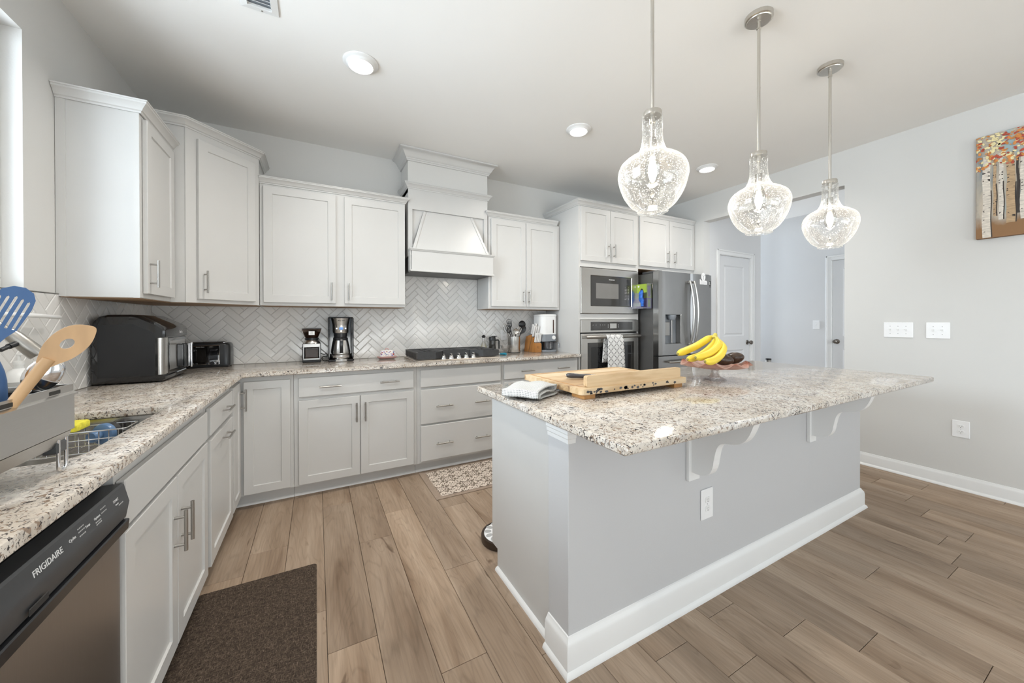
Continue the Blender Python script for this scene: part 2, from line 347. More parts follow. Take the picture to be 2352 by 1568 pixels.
# ------------------------------------------------------------------ mesh helpers
OFF = {}
class MB:
    def __init__(s, M=None): s.v = []; s.f = []; s.m = []; s.M = M; s.uv = None; s.rnd = None
    def add(s, vs, fs, m=0, M=None):
        o = len(s.v); T = s.M
        for p in vs:
            p = Vector(p)
            if M is not None: p = M @ p
            if T is not None: p = T @ p
            s.v.append(p)
        for f in fs: s.f.append([i+o for i in f]); s.m.append(m)
        return s
    def box(s, x0, x1, y0, y1, z0, z1, b=0, m=0, M=None):
        if x0 > x1: x0, x1 = x1, x0
        if y0 > y1: y0, y1 = y1, y0
        if z0 > z1: z0, z1 = z1, z0
        b = min(b, (x1-x0)*.49, (y1-y0)*.49, (z1-z0)*.49)
        if b <= 0:
            v = [(x, y, z) for z in (z0, z1) for y in (y0, y1) for x in (x0, x1)]
            return s.add(v, [(0, 2, 3, 1), (4, 5, 7, 6), (0, 1, 5, 4), (2, 6, 7, 3), (0, 4, 6, 2), (1, 3, 7, 5)], m, M)
        v = []; f = []; X = (x0, x1); Y = (y0, y1); Z = (z0, z1)
        def c(i, j, k, ax):
            sx, sy, sz = (1 if i == 0 else -1), (1 if j == 0 else -1), (1 if k == 0 else -1)
            return (X[i]+(0 if ax == 0 else sx*b), Y[j]+(0 if ax == 1 else sy*b), Z[k]+(0 if ax == 2 else sz*b))
        idx = {}
        for i in (0, 1):
            for j in (0, 1):
                for k in (0, 1):
                    for ax in (0, 1, 2): idx[i, j, k, ax] = len(v); v.append(c(i, j, k, ax))
        for i in (0, 1):
            f.append([idx[i, 0, 0, 0], idx[i, 1, 0, 0], idx[i, 1, 1, 0], idx[i, 0, 1, 0]])
            f.append([idx[0, i, 0, 1], idx[1, i, 0, 1], idx[1, i, 1, 1], idx[0, i, 1, 1]])
            f.append([idx[0, 0, i, 2], idx[1, 0, i, 2], idx[1, 1, i, 2], idx[0, 1, i, 2]])
            for j in (0, 1):
                f.append([idx[i, j, 0, 0], idx[i, j, 1, 0], idx[i, j, 1, 1], idx[i, j, 0, 1]])
                f.append([idx[i, 0, j, 0], idx[i, 1, j, 0], idx[i, 1, j, 2], idx[i, 0, j, 2]])
                f.append([idx[0, i, j, 1], idx[1, i, j, 1], idx[1, i, j, 2], idx[0, i, j, 2]])
                for k in (0, 1): f.append([idx[i, j, k, 0], idx[i, j, k, 1], idx[i, j, k, 2]])
        return s.add(v, f, m, M)
    def rings(s, rs, m=0, cap=True, M=None, closed_u=True):
        n = len(rs[0]); v = [p for r in rs for p in r]; f = []
        for a in range(len(rs)-1):
            for i in range(n if closed_u else n-1):
                j = (i+1) % n; f.append([a*n+i, a*n+j, (a+1)*n+j, (a+1)*n+i])
        if cap: f.append(list(range(n))[::-1]); f.append([(len(rs)-1)*n+i for i in range(n)])
        return s.add(v, f, m, M)
    def lathe(s, c, prof, n=32, m=0, axis='z', cap=True, M=None):
        rs = []
        for r, h in prof:
            rs.append([(c[0]+r*cos(2*PI*i/n), c[1]+r*sin(2*PI*i/n), c[2]+h) if axis == 'z' else
                       (c[0]+h, c[1]+r*cos(2*PI*i/n), c[2]+r*sin(2*PI*i/n)) if axis == 'x' else
                       (c[0]+r*cos(2*PI*i/n), c[1]+h, c[2]+r*sin(2*PI*i/n)) for i in range(n)])
        return s.rings(rs, m, cap, M)
    def tube(s, pts, r, n=10, m=0, cap=True, M=None, closed=False):
        P = [Vector(p) for p in pts]; K = len(P); rs = []; up = None
        for i, p in enumerate(P):
            if closed: t = P[(i+1) % K]-P[i-1]
            else: t = P[min(i+1, K-1)]-P[max(i-1, 0)]
            t.normalize()
            if up is None:
                up = Vector((0, 0, 1)) if abs(t.z) < .9 else Vector((1, 0, 0))
            a = (up - t*up.dot(t)).normalized(); b = t.cross(a); up = a
            rr = r[i] if isinstance(r, (list, tuple)) else r
            rs.append([p+a*(rr*cos(2*PI*k/n))+b*(rr*sin(2*PI*k/n)) for k in range(n)])
        if closed: rs.append(rs[0]); cap = False
        return s.rings(rs, m, cap, M)
    def cyl(s, a, b, r, n=20, m=0, r2=None, M=None): return s.tube([a, b], [r, r if r2 is None else r2], n, m, True, M)
    def prism(s, poly, h0, h1, plane='xz', m=0, M=None):
        def q(p, h): return (p[0], h, p[1]) if plane == 'xz' else (p[0], p[1], h) if plane == 'xy' else (h, p[0], p[1])
        n = len(poly); v = [q(p, h0) for p in poly]+[q(p, h1) for p in poly]
        f = [list(range(n))[::-1], list(range(n, 2*n))]+[[i, (i+1) % n, n+(i+1) % n, n+i] for i in range(n)]
        return s.add(v, f, m, M)
    def ball(s, c, r, n=20, k=12, m=0, sc=(1, 1, 1), M=None):
        rs = [[(c[0]+sc[0]*r*sin(PI*j/k)*cos(2*PI*i/n), c[1]+sc[1]*r*sin(PI*j/k)*sin(2*PI*i/n), c[2]-sc[2]*r*cos(PI*j/k)) for i in range(n)] for j in range(1, k)]
        return s.rings(rs, m, True, M)
    def sweep(s, path, prof, side=1, closed=False, m=0, M=None):
        """profile (out, z) swept along an xy path, mitred; out is to the right of travel when side = 1"""
        P = [Vector((p[0], p[1])) for p in path]; K = len(P); rs = []
        def nrm(a, b):
            d = (b-a).normalized(); return Vector((d.y, -d.x))*side
        for i, p in enumerate(P):
            ns = []
            if i > 0 or closed: ns.append(nrm(P[i-1], p))
            if i < K-1 or closed: ns.append(nrm(p, P[(i+1) % K]))
            if len(ns) == 2:
                nn = (ns[0]+ns[1]).normalized(); nn = nn/max(.2, nn.dot(ns[0]))
            else: nn = ns[0]
            rs.append([(p.x+nn.x*o, p.y+nn.y*o, z) for o, z in prof])
        if closed: rs.append(rs[0])
        return s.rings(rs, m, not closed, M)
    def build(s, name, mats, parent=None, smooth=None, recalc=True, loc=None):
        me = bpy.data.meshes.new(name)
        if parent is not None: off = OFF[parent.name]
        elif loc is not None: off = Vector(loc)
        else:
            xs = [p.x for p in s.v]; ys = [p.y for p in s.v]; zs = [p.z for p in s.v]
            off = Vector(((min(xs)+max(xs))/2, (min(ys)+max(ys))/2, min(zs)))
        me.from_pydata([p-off for p in s.v], [], s.f)
        if isinstance(mats, str): mats = [mats]
        for x in mats: me.materials.append(MATS[x])
        me.polygons.foreach_set('material_index', s.m)
        if s.rnd is not None:
            at = me.attributes.new('rnd', 'FLOAT', 'FACE'); at.data.foreach_set('value', s.rnd)
        if s.uv is not None:
            ul = me.uv_layers.new(name='UVMap')
            for lp in me.loops: ul.data[lp.index].uv = s.uv[lp.vertex_index]
        if recalc:
            bm = bmesh.new(); bm.from_mesh(me); bmesh.ops.recalc_face_normals(bm, faces=bm.faces); bm.to_mesh(me); bm.free()
        if smooth:
            me.shade_smooth()
            me.set_sharp_from_angle(angle=math.radians(smooth))
        o = bpy.data.objects.new(name, me); COL.objects.link(o)
        if parent is not None: o.parent = parent; OFF[o.name] = off
        else: o.location = off; OFF[o.name] = off
        return o

def thing(name, label, cat, loc=(0, 0, 0), group=None):
    o = bpy.data.objects.new(name, None); o.empty_display_size = 0.05; COL.objects.link(o)
    o.location = loc; OFF[o.name] = Vector(loc); tag(o, label, cat, group); return o
def tag(o, label, cat, group=None):
    o['label'] = label; o['category'] = cat
    if group: o['group'] = group
    return o
def struct(o): o['kind'] = 'structure'; return o
def copy_tree(o, parent=None):
    c = o.copy(); COL.objects.link(c)
    if parent is not None: c.parent = parent
    OFF[c.name] = OFF[o.name]
    for ch in list(o.children): copy_tree(ch, c)
    return c
def lettering(name, text, size, M, mat, parent, depth=0.0006, align='CENTER', space=1.0):
    """raised letters: text lies in the local xy plane of M, standing out along +z"""
    cu = bpy.data.curves.new(name, 'FONT'); cu.body = text; cu.size = size; cu.extrude = depth; cu.align_x = align; cu.align_y = 'CENTER'; cu.space_character = space
    cu.resolution_u = 3
    tmp = bpy.data.objects.new('tmp_text', cu); COL.objects.link(tmp)
    bpy.context.view_layer.update()
    me = bpy.data.meshes.new_from_object(tmp.evaluated_get(bpy.context.evaluated_depsgraph_get()))
    bpy.data.objects.remove(tmp); bpy.data.curves.remove(cu)
    me.name = name; off = OFF[parent.name]
    me.transform(Matrix.Translation(-off) @ M); me.materials.clear(); me.materials.append(MATS[mat])
    o = bpy.data.objects.new(name, me); COL.objects.link(o); o.parent = parent; OFF[o.name] = off
    return o
def basis(o, x, y, z):
    m = Matrix.Identity(4)
    for i in range(3): m[i][0], m[i][1], m[i][2], m[i][3] = x[i], y[i], z[i], o[i]
    return m
def bezier(pts, n=16):
    out = []
    for i in range(n+1):
        t = i/n; P = [Vector(p) for p in pts]
        while len(P) > 1: P = [a.lerp(b, t) for a, b in zip(P, P[1:])]
        out.append(P[0])
    return out
def spline(pts, n=8):
    P = [Vector(p) for p in pts]; out = []
    for i in range(len(P)-1):
        a, b, c, d = P[max(i-1, 0)], P[i], P[i+1], P[min(i+2, len(P)-1)]
        for k in range(n):
            t = k/n
            out.append(0.5*((2*b)+(c-a)*t+(2*a-5*b+4*c-d)*t*t+(3*b-a-3*c+d)*t**3))
    out.append(P[-1]); return out
def frame_back(y0=0): return basis((0, y0, 0), (1, 0, 0), (0, -1, 0), (0, 0, 1))       # local (along x, out to -y, z)
def frame_left(x0=0): return basis((x0, 0, 0), (0, 1, 0), (1, 0, 0), (0, 0, 1))        # local (along y, out to +x, z)
def frame_right(x0): return basis((x0, 0, 0), (0, 1, 0), (-1, 0, 0), (0, 0, 1))        # local (along y, out to -x, z)
def T(x, y, z, rz=0): return Matrix.Translation((x, y, z)) @ Matrix.Rotation(rz, 4, 'Z')

# ------------------------------------------------------------------ room shell
def build_floor():
    b = MB(); b.rnd = []
    w = 0.1772; L = 1.22
    known = {-2: -1.195, 0: -2.044, 1: -1.363, 2: -1.10, 3: -1.808, 4: -1.209, -1: -1.804, 22: -2.638, 19: -2.763, 16: -2.998, 13: -2.833, 11: -3.241, 10: -2.986, 23: -2.98}
    for k in range(-7, 37):
        x0 = 1.096+k*w
        ph = known.get(k, R.uniform(-L, 0)); ph = ph - math.floor(ph/L)*L
        j = math.floor((-8.3-ph)/L)
        ys = []
        while ph+j*L < 3.2: ys.append(ph+j*L); j += 1
        for y0 in ys:
            n = len(b.f); b.box(x0+.0008, x0+w-.0008, y0+.0008, y0+L-.0008, -.010, 0, .0014)
            b.rnd += [R.random()]*(len(b.f)-n)
    n = len(b.f); b.box(-.15, 7.42, -8.1, 3.1, -.05, -.009, m=1); b.rnd += [0]*(len(b.f)-n)
    struct(b.build('floor', ['oak_planks', 'gap_dark'], loc=(0, 0, 0)))
build_floor()
b = MB(); b.box(-.15, 7.42, -8.1, 3.1, H, H+.1); struct(b.build('ceiling', 'ceiling_paint', loc=(0, 0, H)))

def wall_open(name, axis, a0, a1, t0, t1, z0, z1, holes, mat):
    """wall along axis ('x' or 'y') with rectangular openings (h0, h1, z0, z1)"""
    b = MB(); cuts = sorted({a0, a1, *[h[0] for h in holes], *[h[1] for h in holes]})
    def bx(p, q, r, s):
        if q-p < 1e-6 or s-r < 1e-6: return
        b.box(p, q, t0, t1, r, s) if axis == 'x' else b.box(t0, t1, p, q, r, s)
    for p, q in zip(cuts, cuts[1:]):
        hs = [h for h in holes if h[0] <= p+1e-6 and h[1] >= q-1e-6]
        if not hs: bx(p, q, z0, z1)
        else: bx(p, q, z0, hs[0][2]); bx(p, q, hs[0][3], z1)
    return struct(b.build(name, mat, loc=(0, 0, 0)))
WIN = (-2.72, -1.30, 1.386, 2.456)
wall_open('wall_left', 'y', -8.1, 0.12, -.15, 0, 0, H, [WIN, (-7.2, -4.6, .6, 2.4)], 'wall_paint')
wall_open('wall_back', 'x', 0, 6.389, 0, .12, 0, H, [], 'wall_paint')
wall_open('wall_right', 'y', -8.0, 0, XR, XR+.12, 0, H, [(-2.101, -.746, 0, 2.465), (-7.3, -4.7, .55, 2.45)], 'wall_paint')  # second opening is added for the right fill lamp
wall_open('wall_front', 'x', 0, 7.3, -8.12, -8.0, 0, H, [(.6, 4.8, .02, 2.5)], 'wall_paint')
PD = (5.569, 6.265, 2.09)
wall_open('wall_pantry', 'x', XR+.12, 6.509, -.746, -.626, 0, H, [(PD[0], PD[1], 0, PD[2])], 'hall_paint')
b = MB(); b.box(6.389, 6.509, -.626, 3.0, 0, H); struct(b.build('wall_pantry_side', 'hall_paint', loc=(0, 0, 0)))
X2 = 7.3; D2 = (-2.02, -1.247, 2.071)
wall_open('wall_hall', 'y', -4.0, 3.0, X2, X2+.12, 0, H, [(D2[0], D2[1], 0, D2[2])], 'hall_paint')
wall_open('wall_hall_back', 'x', 6.509, X2, 3.0, 3.1, 0, H, [(6.55, 7.15, .9, 2.5)], 'hall_paint')
wall_open('wall_hall_front', 'x', XR+.12, X2, -4.12, -4.0, 0, H, [(5.6, 7.2, .4, 2.5)], 'hall_paint')  # unseen opening added for the front hall fill lamp

# windows and doors of the shell
def window(name, M, u0, u1, z0, z1, nu, nz):
    b = MB(M); t = .045
    b.box(u0, u1, -.11, -.06, z0, z0+t, .004); b.box(u0, u1, -.11, -.06, z1-t, z1, .004)
    b.box(u0, u0+t, -.11, -.06, z0+t, z1-t, .004); b.box(u1-t, u1, -.11, -.06, z0+t, z1-t, .004)
    for i in range(1, nu): c = u0+(u1-u0)*i/nu; b.box(c-.02, c+.02, -.105, -.065, z0+t, z1-t, .003)
    for i in range(1, nz): c = z0+(z1-z0)*i/nz; b.box(u0+t, u1-t, -.103, -.067, c-.02, c+.02, .003)
    o = struct(b.build(name, 'trim_white', loc=(0, 0, 0)))
    p = MB(M); p.box(u0+t, u1-t, -.087, -.083, z0+t, z1-t); p.build('window_pane', 'window_pane', o)
window('window_1', frame_left(0), WIN[0], WIN[1], WIN[2], WIN[3], 2, 1)
window('window_2', frame_left(0), -7.2, -4.6, .6, 2.4, 3, 2)
window('added_window_4', frame_right(XR), -7.3, -4.7, .55, 2.45, 3, 2)  # unseen window added where the right fill lamp shines in
window('window_3', basis((0, -8.0, 0), (1, 0, 0), (0, 1, 0), (0, 0, 1)), .6, 4.8, .02, 2.5, 3, 1)
def panel_door(name, M, u0, u1, z1, panels, hinge_u, knob_u, knob_z, label):
    """door slab set back in its opening with moulded panels, casing, hinges and knob; local (along, out, z)"""
    d = MB(M); g = .0035; f = -.016
    us = [u0+g, u1-g]; zs = [.008, z1-g]
    cu = sorted({us[0], us[1], *[p[0] for p in panels], *[p[1] for p in panels]}); cz = sorted({zs[0], zs[1], *[p[2] for p in panels], *[p[3] for p in panels]})
    for a, b_ in zip(cu, cu[1:]):
        for c, e in zip(cz, cz[1:]):
            if any(p[0] <= a+1e-6 and p[1] >= b_-1e-6 and p[2] <= c+1e-6 and p[3] >= e-1e-6 for p in panels): continue
            d.add([(a, f, c), (b_, f, c), (b_, f, e), (a, f, e)], [(0, 1, 2, 3)])
    for a, b_, c, e in panels:
        lv = [(0, f), (.014, f-.010), (.026, f-.010), (.040, f-.003)]
        R_ = [[(a+i, y, c+i), (b_-i, y, c+i), (b_-i, y, e-i), (a+i, y, e-i)] for i, y in lv]
        d.rings(R_, cap=False); d.add(R_[-1], [(0, 1, 2, 3)])
    A, B_ = us; d.add([(A, f, zs[0]), (A, f, zs[1]), (B_, f, zs[1]), (B_, f, zs[0]), (A, f-.035, zs[0]), (A, f-.035, zs[1]), (B_, f-.035, zs[1]), (B_, f-.035, zs[0])],
        [(0, 1, 5, 4), (1, 2, 6, 5), (2, 3, 7, 6), (4, 5, 6, 7)])
    o = struct(d.build(name, 'door_white', loc=(0, 0, 0)))
    j = MB(M); w = .064
    j.box(u0-.003, u1+.003, -.085, -.075, 0, z1+.003)
    for a, b_ in ((u0-w, u0-.004), (u1+.004, u1+w)):
        j.box(a, b_, 0, .012, 0, z1+w, .003)
        i0, i1 = (a, a+.02) if a < u0-.01 else (b_-.02, b_); j.box(i0, i1, .012, .020, 0, z1+w, .004)
    j.box(u0-.004, u1+.004, 0, .012, z1+.004, z1+w, .003); j.box(u0-w, u1+w, .012, .020, z1+w-.02, z1+w, .004)
    j.box(u0-.004, u0+.0015, -.075, .004, 0, z1); j.box(u1-.0015, u1+.004, -.075, .004, 0, z1); j.box(u0, u1, -.075, .004, z1-.0015, z1+.004)
    j.build('door_casing', 'trim_white', o)
    for hz in (z1-.22, z1*.53, .22):
        h = MB(M); h.box(hinge_u-.004, hinge_u+.012, f, f+.004, hz-.045, hz+.045, .001); h.cyl((hinge_u, f+.008, hz-.046), (hinge_u, f+.008, hz+.046), .006, 10); h.build('hinge', 'bronze', o, smooth=40)
    k = MB(M @ Matrix.Translation((knob_u, f, knob_z)))
    k.lathe((0, 0, 0), [(.0001, 0), (.032, 0), (.032, .004), (.028, .008), (.012, .011), (.011, .028), (.017, .034), (.026, .044), (.0275, .056), (.022, .065), (.010, .069), (.0001, .069)], 24, axis='y', cap=False)
    k.build('door_knob', 'bronze', o, smooth=40)
    o['label'] = label
    return o
w_ = PD[1]-PD[0]
panel_door('door_1', frame_back(-.746), PD[0], PD[1], PD[2], [(5.688, 6.133, 1.044, 1.965), (5.688, 6.133, .22, .863)], PD[0]+.004, 6.215, .955, 'white two panel pantry door facing the island')
panel_door('door_2', frame_right(X2), D2[0], D2[1], D2[2], [(-1.91, -1.36, 1.04, 1.95), (-1.91, -1.36, .22, .86)], D2[0]+.004, D2[1]-.05, .962, 'white panel door at the end of the hall')
# baseboards
BBP = [(0, 0), (.026, 0), (.026, .004), (.022, .012), (.014, .018), (.013, .019), (.013, .082), (.011, .090), (.006, .098), (.005, .104), (0, .106)]
b = MB(); b.sweep([(XR, -2.101), (XR, -8.0)], BBP, 1); struct(b.build('baseboard_right', 'trim_white', loc=(0, 0, 0), smooth=35))
b = MB(); b.sweep([(5.505-.0, -.746), (XR+.12, -.746)], BBP, -1); b.sweep([(6.509, -.746), (6.329, -.746)], BBP, -1); struct(b.build('baseboard_pantry', 'trim_white', loc=(0, 0, 0), smooth=35))
b = MB(); b.sweep([(X2, 3.0), (X2, D2[1]+.064)], BBP, 1); b.sweep([(X2, D2[0]-.064), (X2, -4)], BBP, 1); struct(b.build('baseboard_hall', 'trim_white', loc=(0, 0, 0), smooth=35))

# ------------------------------------------------------------------ herringbone backsplash
def herringbone(name, M, u0, u1, holes_z, z0, label):
    """tiles 50 x 150 mm laid at 45 degrees; holes_z gives (ua, ub, ztop) strips"""
    W_, L_, g = .0502, .1506, .0016
    b = MB(); b.rnd = []
    c45 = math.sqrt(.5)
    zmax = max(h[2] for h in holes_z)
    def clip(poly, fn):
        out = []
        for i, p in enumerate(poly):
            q = poly[(i+1) % len(poly)]; a, c = fn(p), fn(q)
            if a >= 0: out.append(p)
            if (a >= 0) != (c >= 0): t = a/(a-c); out.append((p[0]+(q[0]-p[0])*t, p[1]+(q[1]-p[1])*t))
        return out
    colw = L_*c45; rowh = W_/c45
    ncol = int((u1-u0)/colw)+6
    u_ref = 1.833
    k0 = math.floor((u0-u_ref)/colw)-3
    for k in range(k0, k0+ncol+4):
        up = (k % 2 == 0)
        for r in range(-6, int((zmax-z0)/rowh)+8):
            # lower-left corner of the tile's long axis; even columns climb to the right, odd columns fall
            bx = u_ref+k*colw; bz = z0+r*rowh
            if up: o, e1, e2 = (bx, bz), (c45, c45), (-c45, c45)
            else: o, e1, e2 = (bx+colw-W_*c45, bz+W_*c45), (-c45, c45), (c45, c45)
            def P(a, c): return (o[0]+e1[0]*a+e2[0]*c, o[1]+e1[1]*a+e2[1]*c)
            tl = (R.uniform(-.004, .004), R.uniform(-.008, .008)); rv = R.random()
            for ua, ub, zt in holes_z:
                outer = [P(g/2, g/2), P(L_-g/2, g/2), P(L_-g/2, W_-g/2), P(g/2, W_-g/2)]
                i_ = .004; inner = [P(g/2+i_, g/2+i_), P(L_-g/2-i_, g/2+i_), P(L_-g/2-i_, W_-g/2-i_), P(g/2+i_, W_-g/2-i_)]
                cen = P(L_/2, W_/2)
                polys = [(inner, 1)] + [([outer[i], outer[(i+1) % 4], inner[(i+1) % 4], inner[i]], 0) for i in range(4)]
                for poly, top in polys:
                    hs = {}
                    q = poly
                    for fn in (lambda p: p[0]-ua, lambda p: ub-p[0], lambda p: p[1]-z0, lambda p: zt-p[1]):
                        q = clip(q, fn) if len(q) > 2 else []
                    if len(q) < 3: continue
                    vs = []
                    for p in q:
                        da, dc = (p[0]-cen[0])*e1[0]+(p[1]-cen[1])*e1[1], (p[0]-cen[0])*e2[0]+(p[1]-cen[1])*e2[1]
                        edge = min(L_/2-g/2-abs(da), W_/2-g/2-abs(dc))
                        h = .0062 + min(1, max(0, edge)/i_)*.0022
                        if edge > i_*.9: h += da*tl[0]+dc*tl[1]
                        vs.append((p[0], h, p[1]))
                    n = len(b.f); b.add(vs, [list(range(len(vs)))], 0, M); b.rnd.append(rv)
    for ua, ub, zt in holes_z:
        n = len(b.f); b.box(ua, ub, .0008, .0064, z0, zt, 0, 1, M); b.rnd += [.5]*(len(b.f)-n)
    o = b.build(name, ['tile_white', 'grout'], recalc=False)
    # keep every tile face turned to the room
    me = o.data; out = (M.to_3x3() @ Vector((0, 1, 0)))
    bm = bmesh.new(); bm.from_mesh(me)
    fl = [f for f in bm.faces if f.material_index == 0 and f.normal.dot(out) < 0]
    bmesh.ops.reverse_faces(bm, faces=fl); bmesh.ops.recalc_face_normals(bm, faces=[f for f in bm.faces if f.material_index == 1]); bm.to_mesh(me); bm.free()
    return tag(o, label, 'backsplash')
ZB = CT+.0006
herringbone('tile_backsplash', frame_back(0), .0095, 3.428, [(.0095, 1.757, 1.369), (1.757, 2.562, 1.682), (2.562, 3.428, 1.369)], ZB, 'white herringbone tile backsplash on the back wall behind the cooktop and coffee maker')
herringbone('tile_backsplash', frame_left(0), -3.0, -.0005, [(-1.086, -.0005, 1.369), (-1.298, -1.086, 1.380), (-3.0, -1.298, 1.380)], ZB, 'white herringbone tile backsplash on the left wall behind the sink')
b = MB(frame_left(0)); b.box(-3.0, -1.092, .0006, .012, 1.381, 1.3855, .001)
struct(b.build('trim_1', 'nickel', loc=(0, 0, 0)))

# ------------------------------------------------------------------ cabinet parts
def bar_pull(parent, M, u, d, z, vertical=True, L=.142):
    b = MB(M); r = .0058; pr_ = .032
    ax = (0, 0, 1) if vertical else (1, 0, 0); a = Vector((u, d+pr_, z)); h = Vector(ax)
    b.cyl(a-h*L/2, a+h*L/2, r, 16)
    for s in (-1, 1): p = a+h*(s*L*.34); b.cyl(p-Vector((0, pr_, 0)), p, .0045, 12)
    return b.build('handle', 'nickel', parent, smooth=40)
def shaker(parent, M, u0, u1, z0, z1, d=0, rail=.055, name='door', t=.019):
    b = MB(M); o = .0015
    L = [(0, d), (0, d+t-o), (o, d+t), (rail, d+t), (rail+.0035, d+t-.0075)]
    rs = [[(u0+i, y, z0+i), (u1-i, y, z0+i), (u1-i, y, z1-i), (u0+i, y, z1-i)] for i, y in L]
    b.rings(rs, cap=True)
    return b.build(name, 'cabinet_white', parent)
def slab(parent, M, u0, u1, z0, z1, d=0, name='drawer', t=.019):
    b = MB(M); b.box(u0, u1, d, d+t, z0, z1, .0025); return b.build(name, 'cabinet_white', parent)
CROWN = [(0, 0), (.006, 0), (.008, .008), (.014, .012), (.018, .022), (.030, .036), (.036, .040), (.036, .048), (.040, .050), (.040, .056), (0, .056)]
def crown(parent, path, z, side, name='crown_moulding', scale=1.0, sub=None):
    b = MB(); b.sweep(path, [(o*scale, z+h*scale) for o, h in (sub or CROWN)], side)
    return b.build(name, 'cabinet_white', parent, smooth=30)
ZU0, ZU1 = 1.372, 2.286
FB = frame_back(0); FL = frame_left(0)
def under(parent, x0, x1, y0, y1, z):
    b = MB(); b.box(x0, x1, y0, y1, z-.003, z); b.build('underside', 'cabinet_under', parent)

# upper cabinet on the left wall
t = thing('wall_cabinet', 'tall white wall cabinet on the left wall beside the window, side panel facing the room', 'cabinet', (0.15, -.86, ZU0))
b = MB(); b.box(.002, .287, -1.09, -.642, ZU0, 2.30, .002)
b.box(.002, .034, -1.094, -1.09, ZU0, 2.30); b.box(.262, .287, -1.094, -1.09, ZU0, 2.30); b.build('cabinet_body', 'cabinet_white', t)
dr = shaker(t, FL, -1.062, -.662, 1.396, 2.277, .289); bar_pull(dr, FL, -1.036, .308, 1.50)
crown(t, [(.002, -1.092), (.289, -1.092), (.289, -.642)], 2.292, 1)
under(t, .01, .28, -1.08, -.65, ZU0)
# diagonal corner cabinet
D0 = (.352, -.642); D1 = (.689, -.305)
t = thing('corner_wall_cabinet', 'tallest white wall cabinet set diagonally across the corner above the air fryer', 'cabinet', (.30, -.30, ZU0))
b = MB(); b.prism([(.002, -.002), (.002, -.640), (.352, -.640), (.687, -.305), (.687, -.002)], ZU0, 2.455, 'xy'); b.build('cabinet_body', 'cabinet_white', t)
dg = math.hypot(D1[0]-D0[0], D1[1]-D0[1]); MD = basis((D0[0], D0[1], 0), (.70711, .70711, 0), (.70711, -.70711, 0), (0, 0, 1))
b = MB(MD); b.box(0, dg, -.001, .002, ZU0, 2.452); b.build('face_frame', 'cabinet_white', t)
dr = shaker(t, MD, .062, .435, 1.396, 2.405, .0025); bar_pull(dr, MD, .092, .0215, 1.505)
crown(t, [(.002, -.642), (.352, -.642), (.689, -.305), (.689, -.002)], 2.452, 1)
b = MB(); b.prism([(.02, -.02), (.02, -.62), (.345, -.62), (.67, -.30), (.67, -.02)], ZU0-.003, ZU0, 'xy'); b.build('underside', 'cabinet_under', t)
# wide upper cabinet
t = thing('wall_cabinet', 'wide white two door wall cabinet above the coffee maker, left of the range hood', 'cabinet', (1.22, -.14, ZU0))
b = MB(); b.box(.691, 1.757, -.284, -.002, ZU0, 2.29, .002); b.build('cabinet_body', 'cabinet_white', t)
for a, c, h in ((.715, 1.203, 1.173), (1.268, 1.752, 1.297)): dr = shaker(t, FB, a, c, 1.396, 2.268, .285); bar_pull(dr, FB, h, .304, 1.49)
crown(t, [(.691, -.285), (1.757, -.285), (1.757, -.25)], 2.286, 1, scale=.9)
under(t, .70, 1.75, -.275, -.01, ZU0)
# right upper cabinet
t = thing('wall_cabinet', 'white two door wall cabinet above the knife block, right of the range hood', 'cabinet', (2.98, -.14, ZU0))
b = MB(); b.box(2.566, 3.425, -.284, -.002, ZU0, 2.29, .002); b.build('cabinet_body', 'cabinet_white', t)
for a, c, h in ((2.592, 2.986, 2.955), (2.992, 3.385, 3.020)): dr = shaker(t, FB, a, c, 1.398, 2.268, .285); bar_pull(dr, FB, h, .304, 1.50)
crown(t, [(2.566, -.25), (2.566, -.285), (3.388, -.285)], 2.286, 1, scale=.9)
under(t, 2.575, 3.41, -.275, -.01, ZU0)

# range hood
t = thing('range_hood', 'white wooden range hood with crown mouldings and tapered apron above the cooktop', 'range hood', (2.17, -.15, 1.685))
x0, x1, yf = 1.784, 2.556, -.285
b = MB(); b.box(x0, x1, yf, -.002, 2.40, 2.69); b.box(x0, x1, yf, -.002, 2.69, H-.002); b.build('chimney', 'wall_paint', t)
b = MB(); b.box(x0, x1, -.27, -.002, 1.83, 2.44)
b.box(x0, x1, yf-.004, -.27, 2.252, 2.44, .001); b.box(x0, x0+.038, yf-.004, -.27, 1.83, 2.252, .001); b.box(x1-.038, x1, yf-.004, -.27, 1.83, 2.252, .001)
b.build('hood_body', 'cabinet_white', t)
b = MB()  # flared centre panel
a0, a1, c0, c1 = 1.925, 2.40, 1.806, 2.545
b.add([(a0, -.275, 2.25), (a1, -.275, 2.25), (c1, -.352, 1.885), (c0, -.352, 1.885), (a0, -.26, 2.25), (a1, -.26, 2.25), (c1, -.26, 1.885), (c0, -.26, 1.885)],
      [(0, 1, 2, 3), (0, 3, 7, 4), (1, 5, 6, 2), (4, 7, 6, 5), (0, 4, 5, 1), (3, 2, 6, 7)])
for (p, q, s) in ((a0, c0, 1), (a1, c1, -1)):   # slanted edge strips
    w = .024*s
    b.add([(p, -.280, 2.25), (p+w, -.280, 2.25), (q+w, -.358, 1.885), (q, -.358, 1.885), (p, -.262, 2.25), (p+w, -.262, 2.25), (q+w, -.262, 1.885), (q, -.262, 1.885)],
          [(0, 1, 2, 3), (0, 3, 7, 4), (1, 5, 6, 2), (4, 7, 6, 5), (0, 4, 5, 1), (3, 2, 6, 7)])
b.build('apron', 'cabinet_white', t)
b = MB(); b.box(1.794, 2.578, -.374, -.3665, 1.69, 1.868, .002); b.box(1.784, 1.7895, -.3665, -.29, 1.69, 1.868); b.box(2.5525, 2.578, -.3665, -.29, 1.69, 1.868)
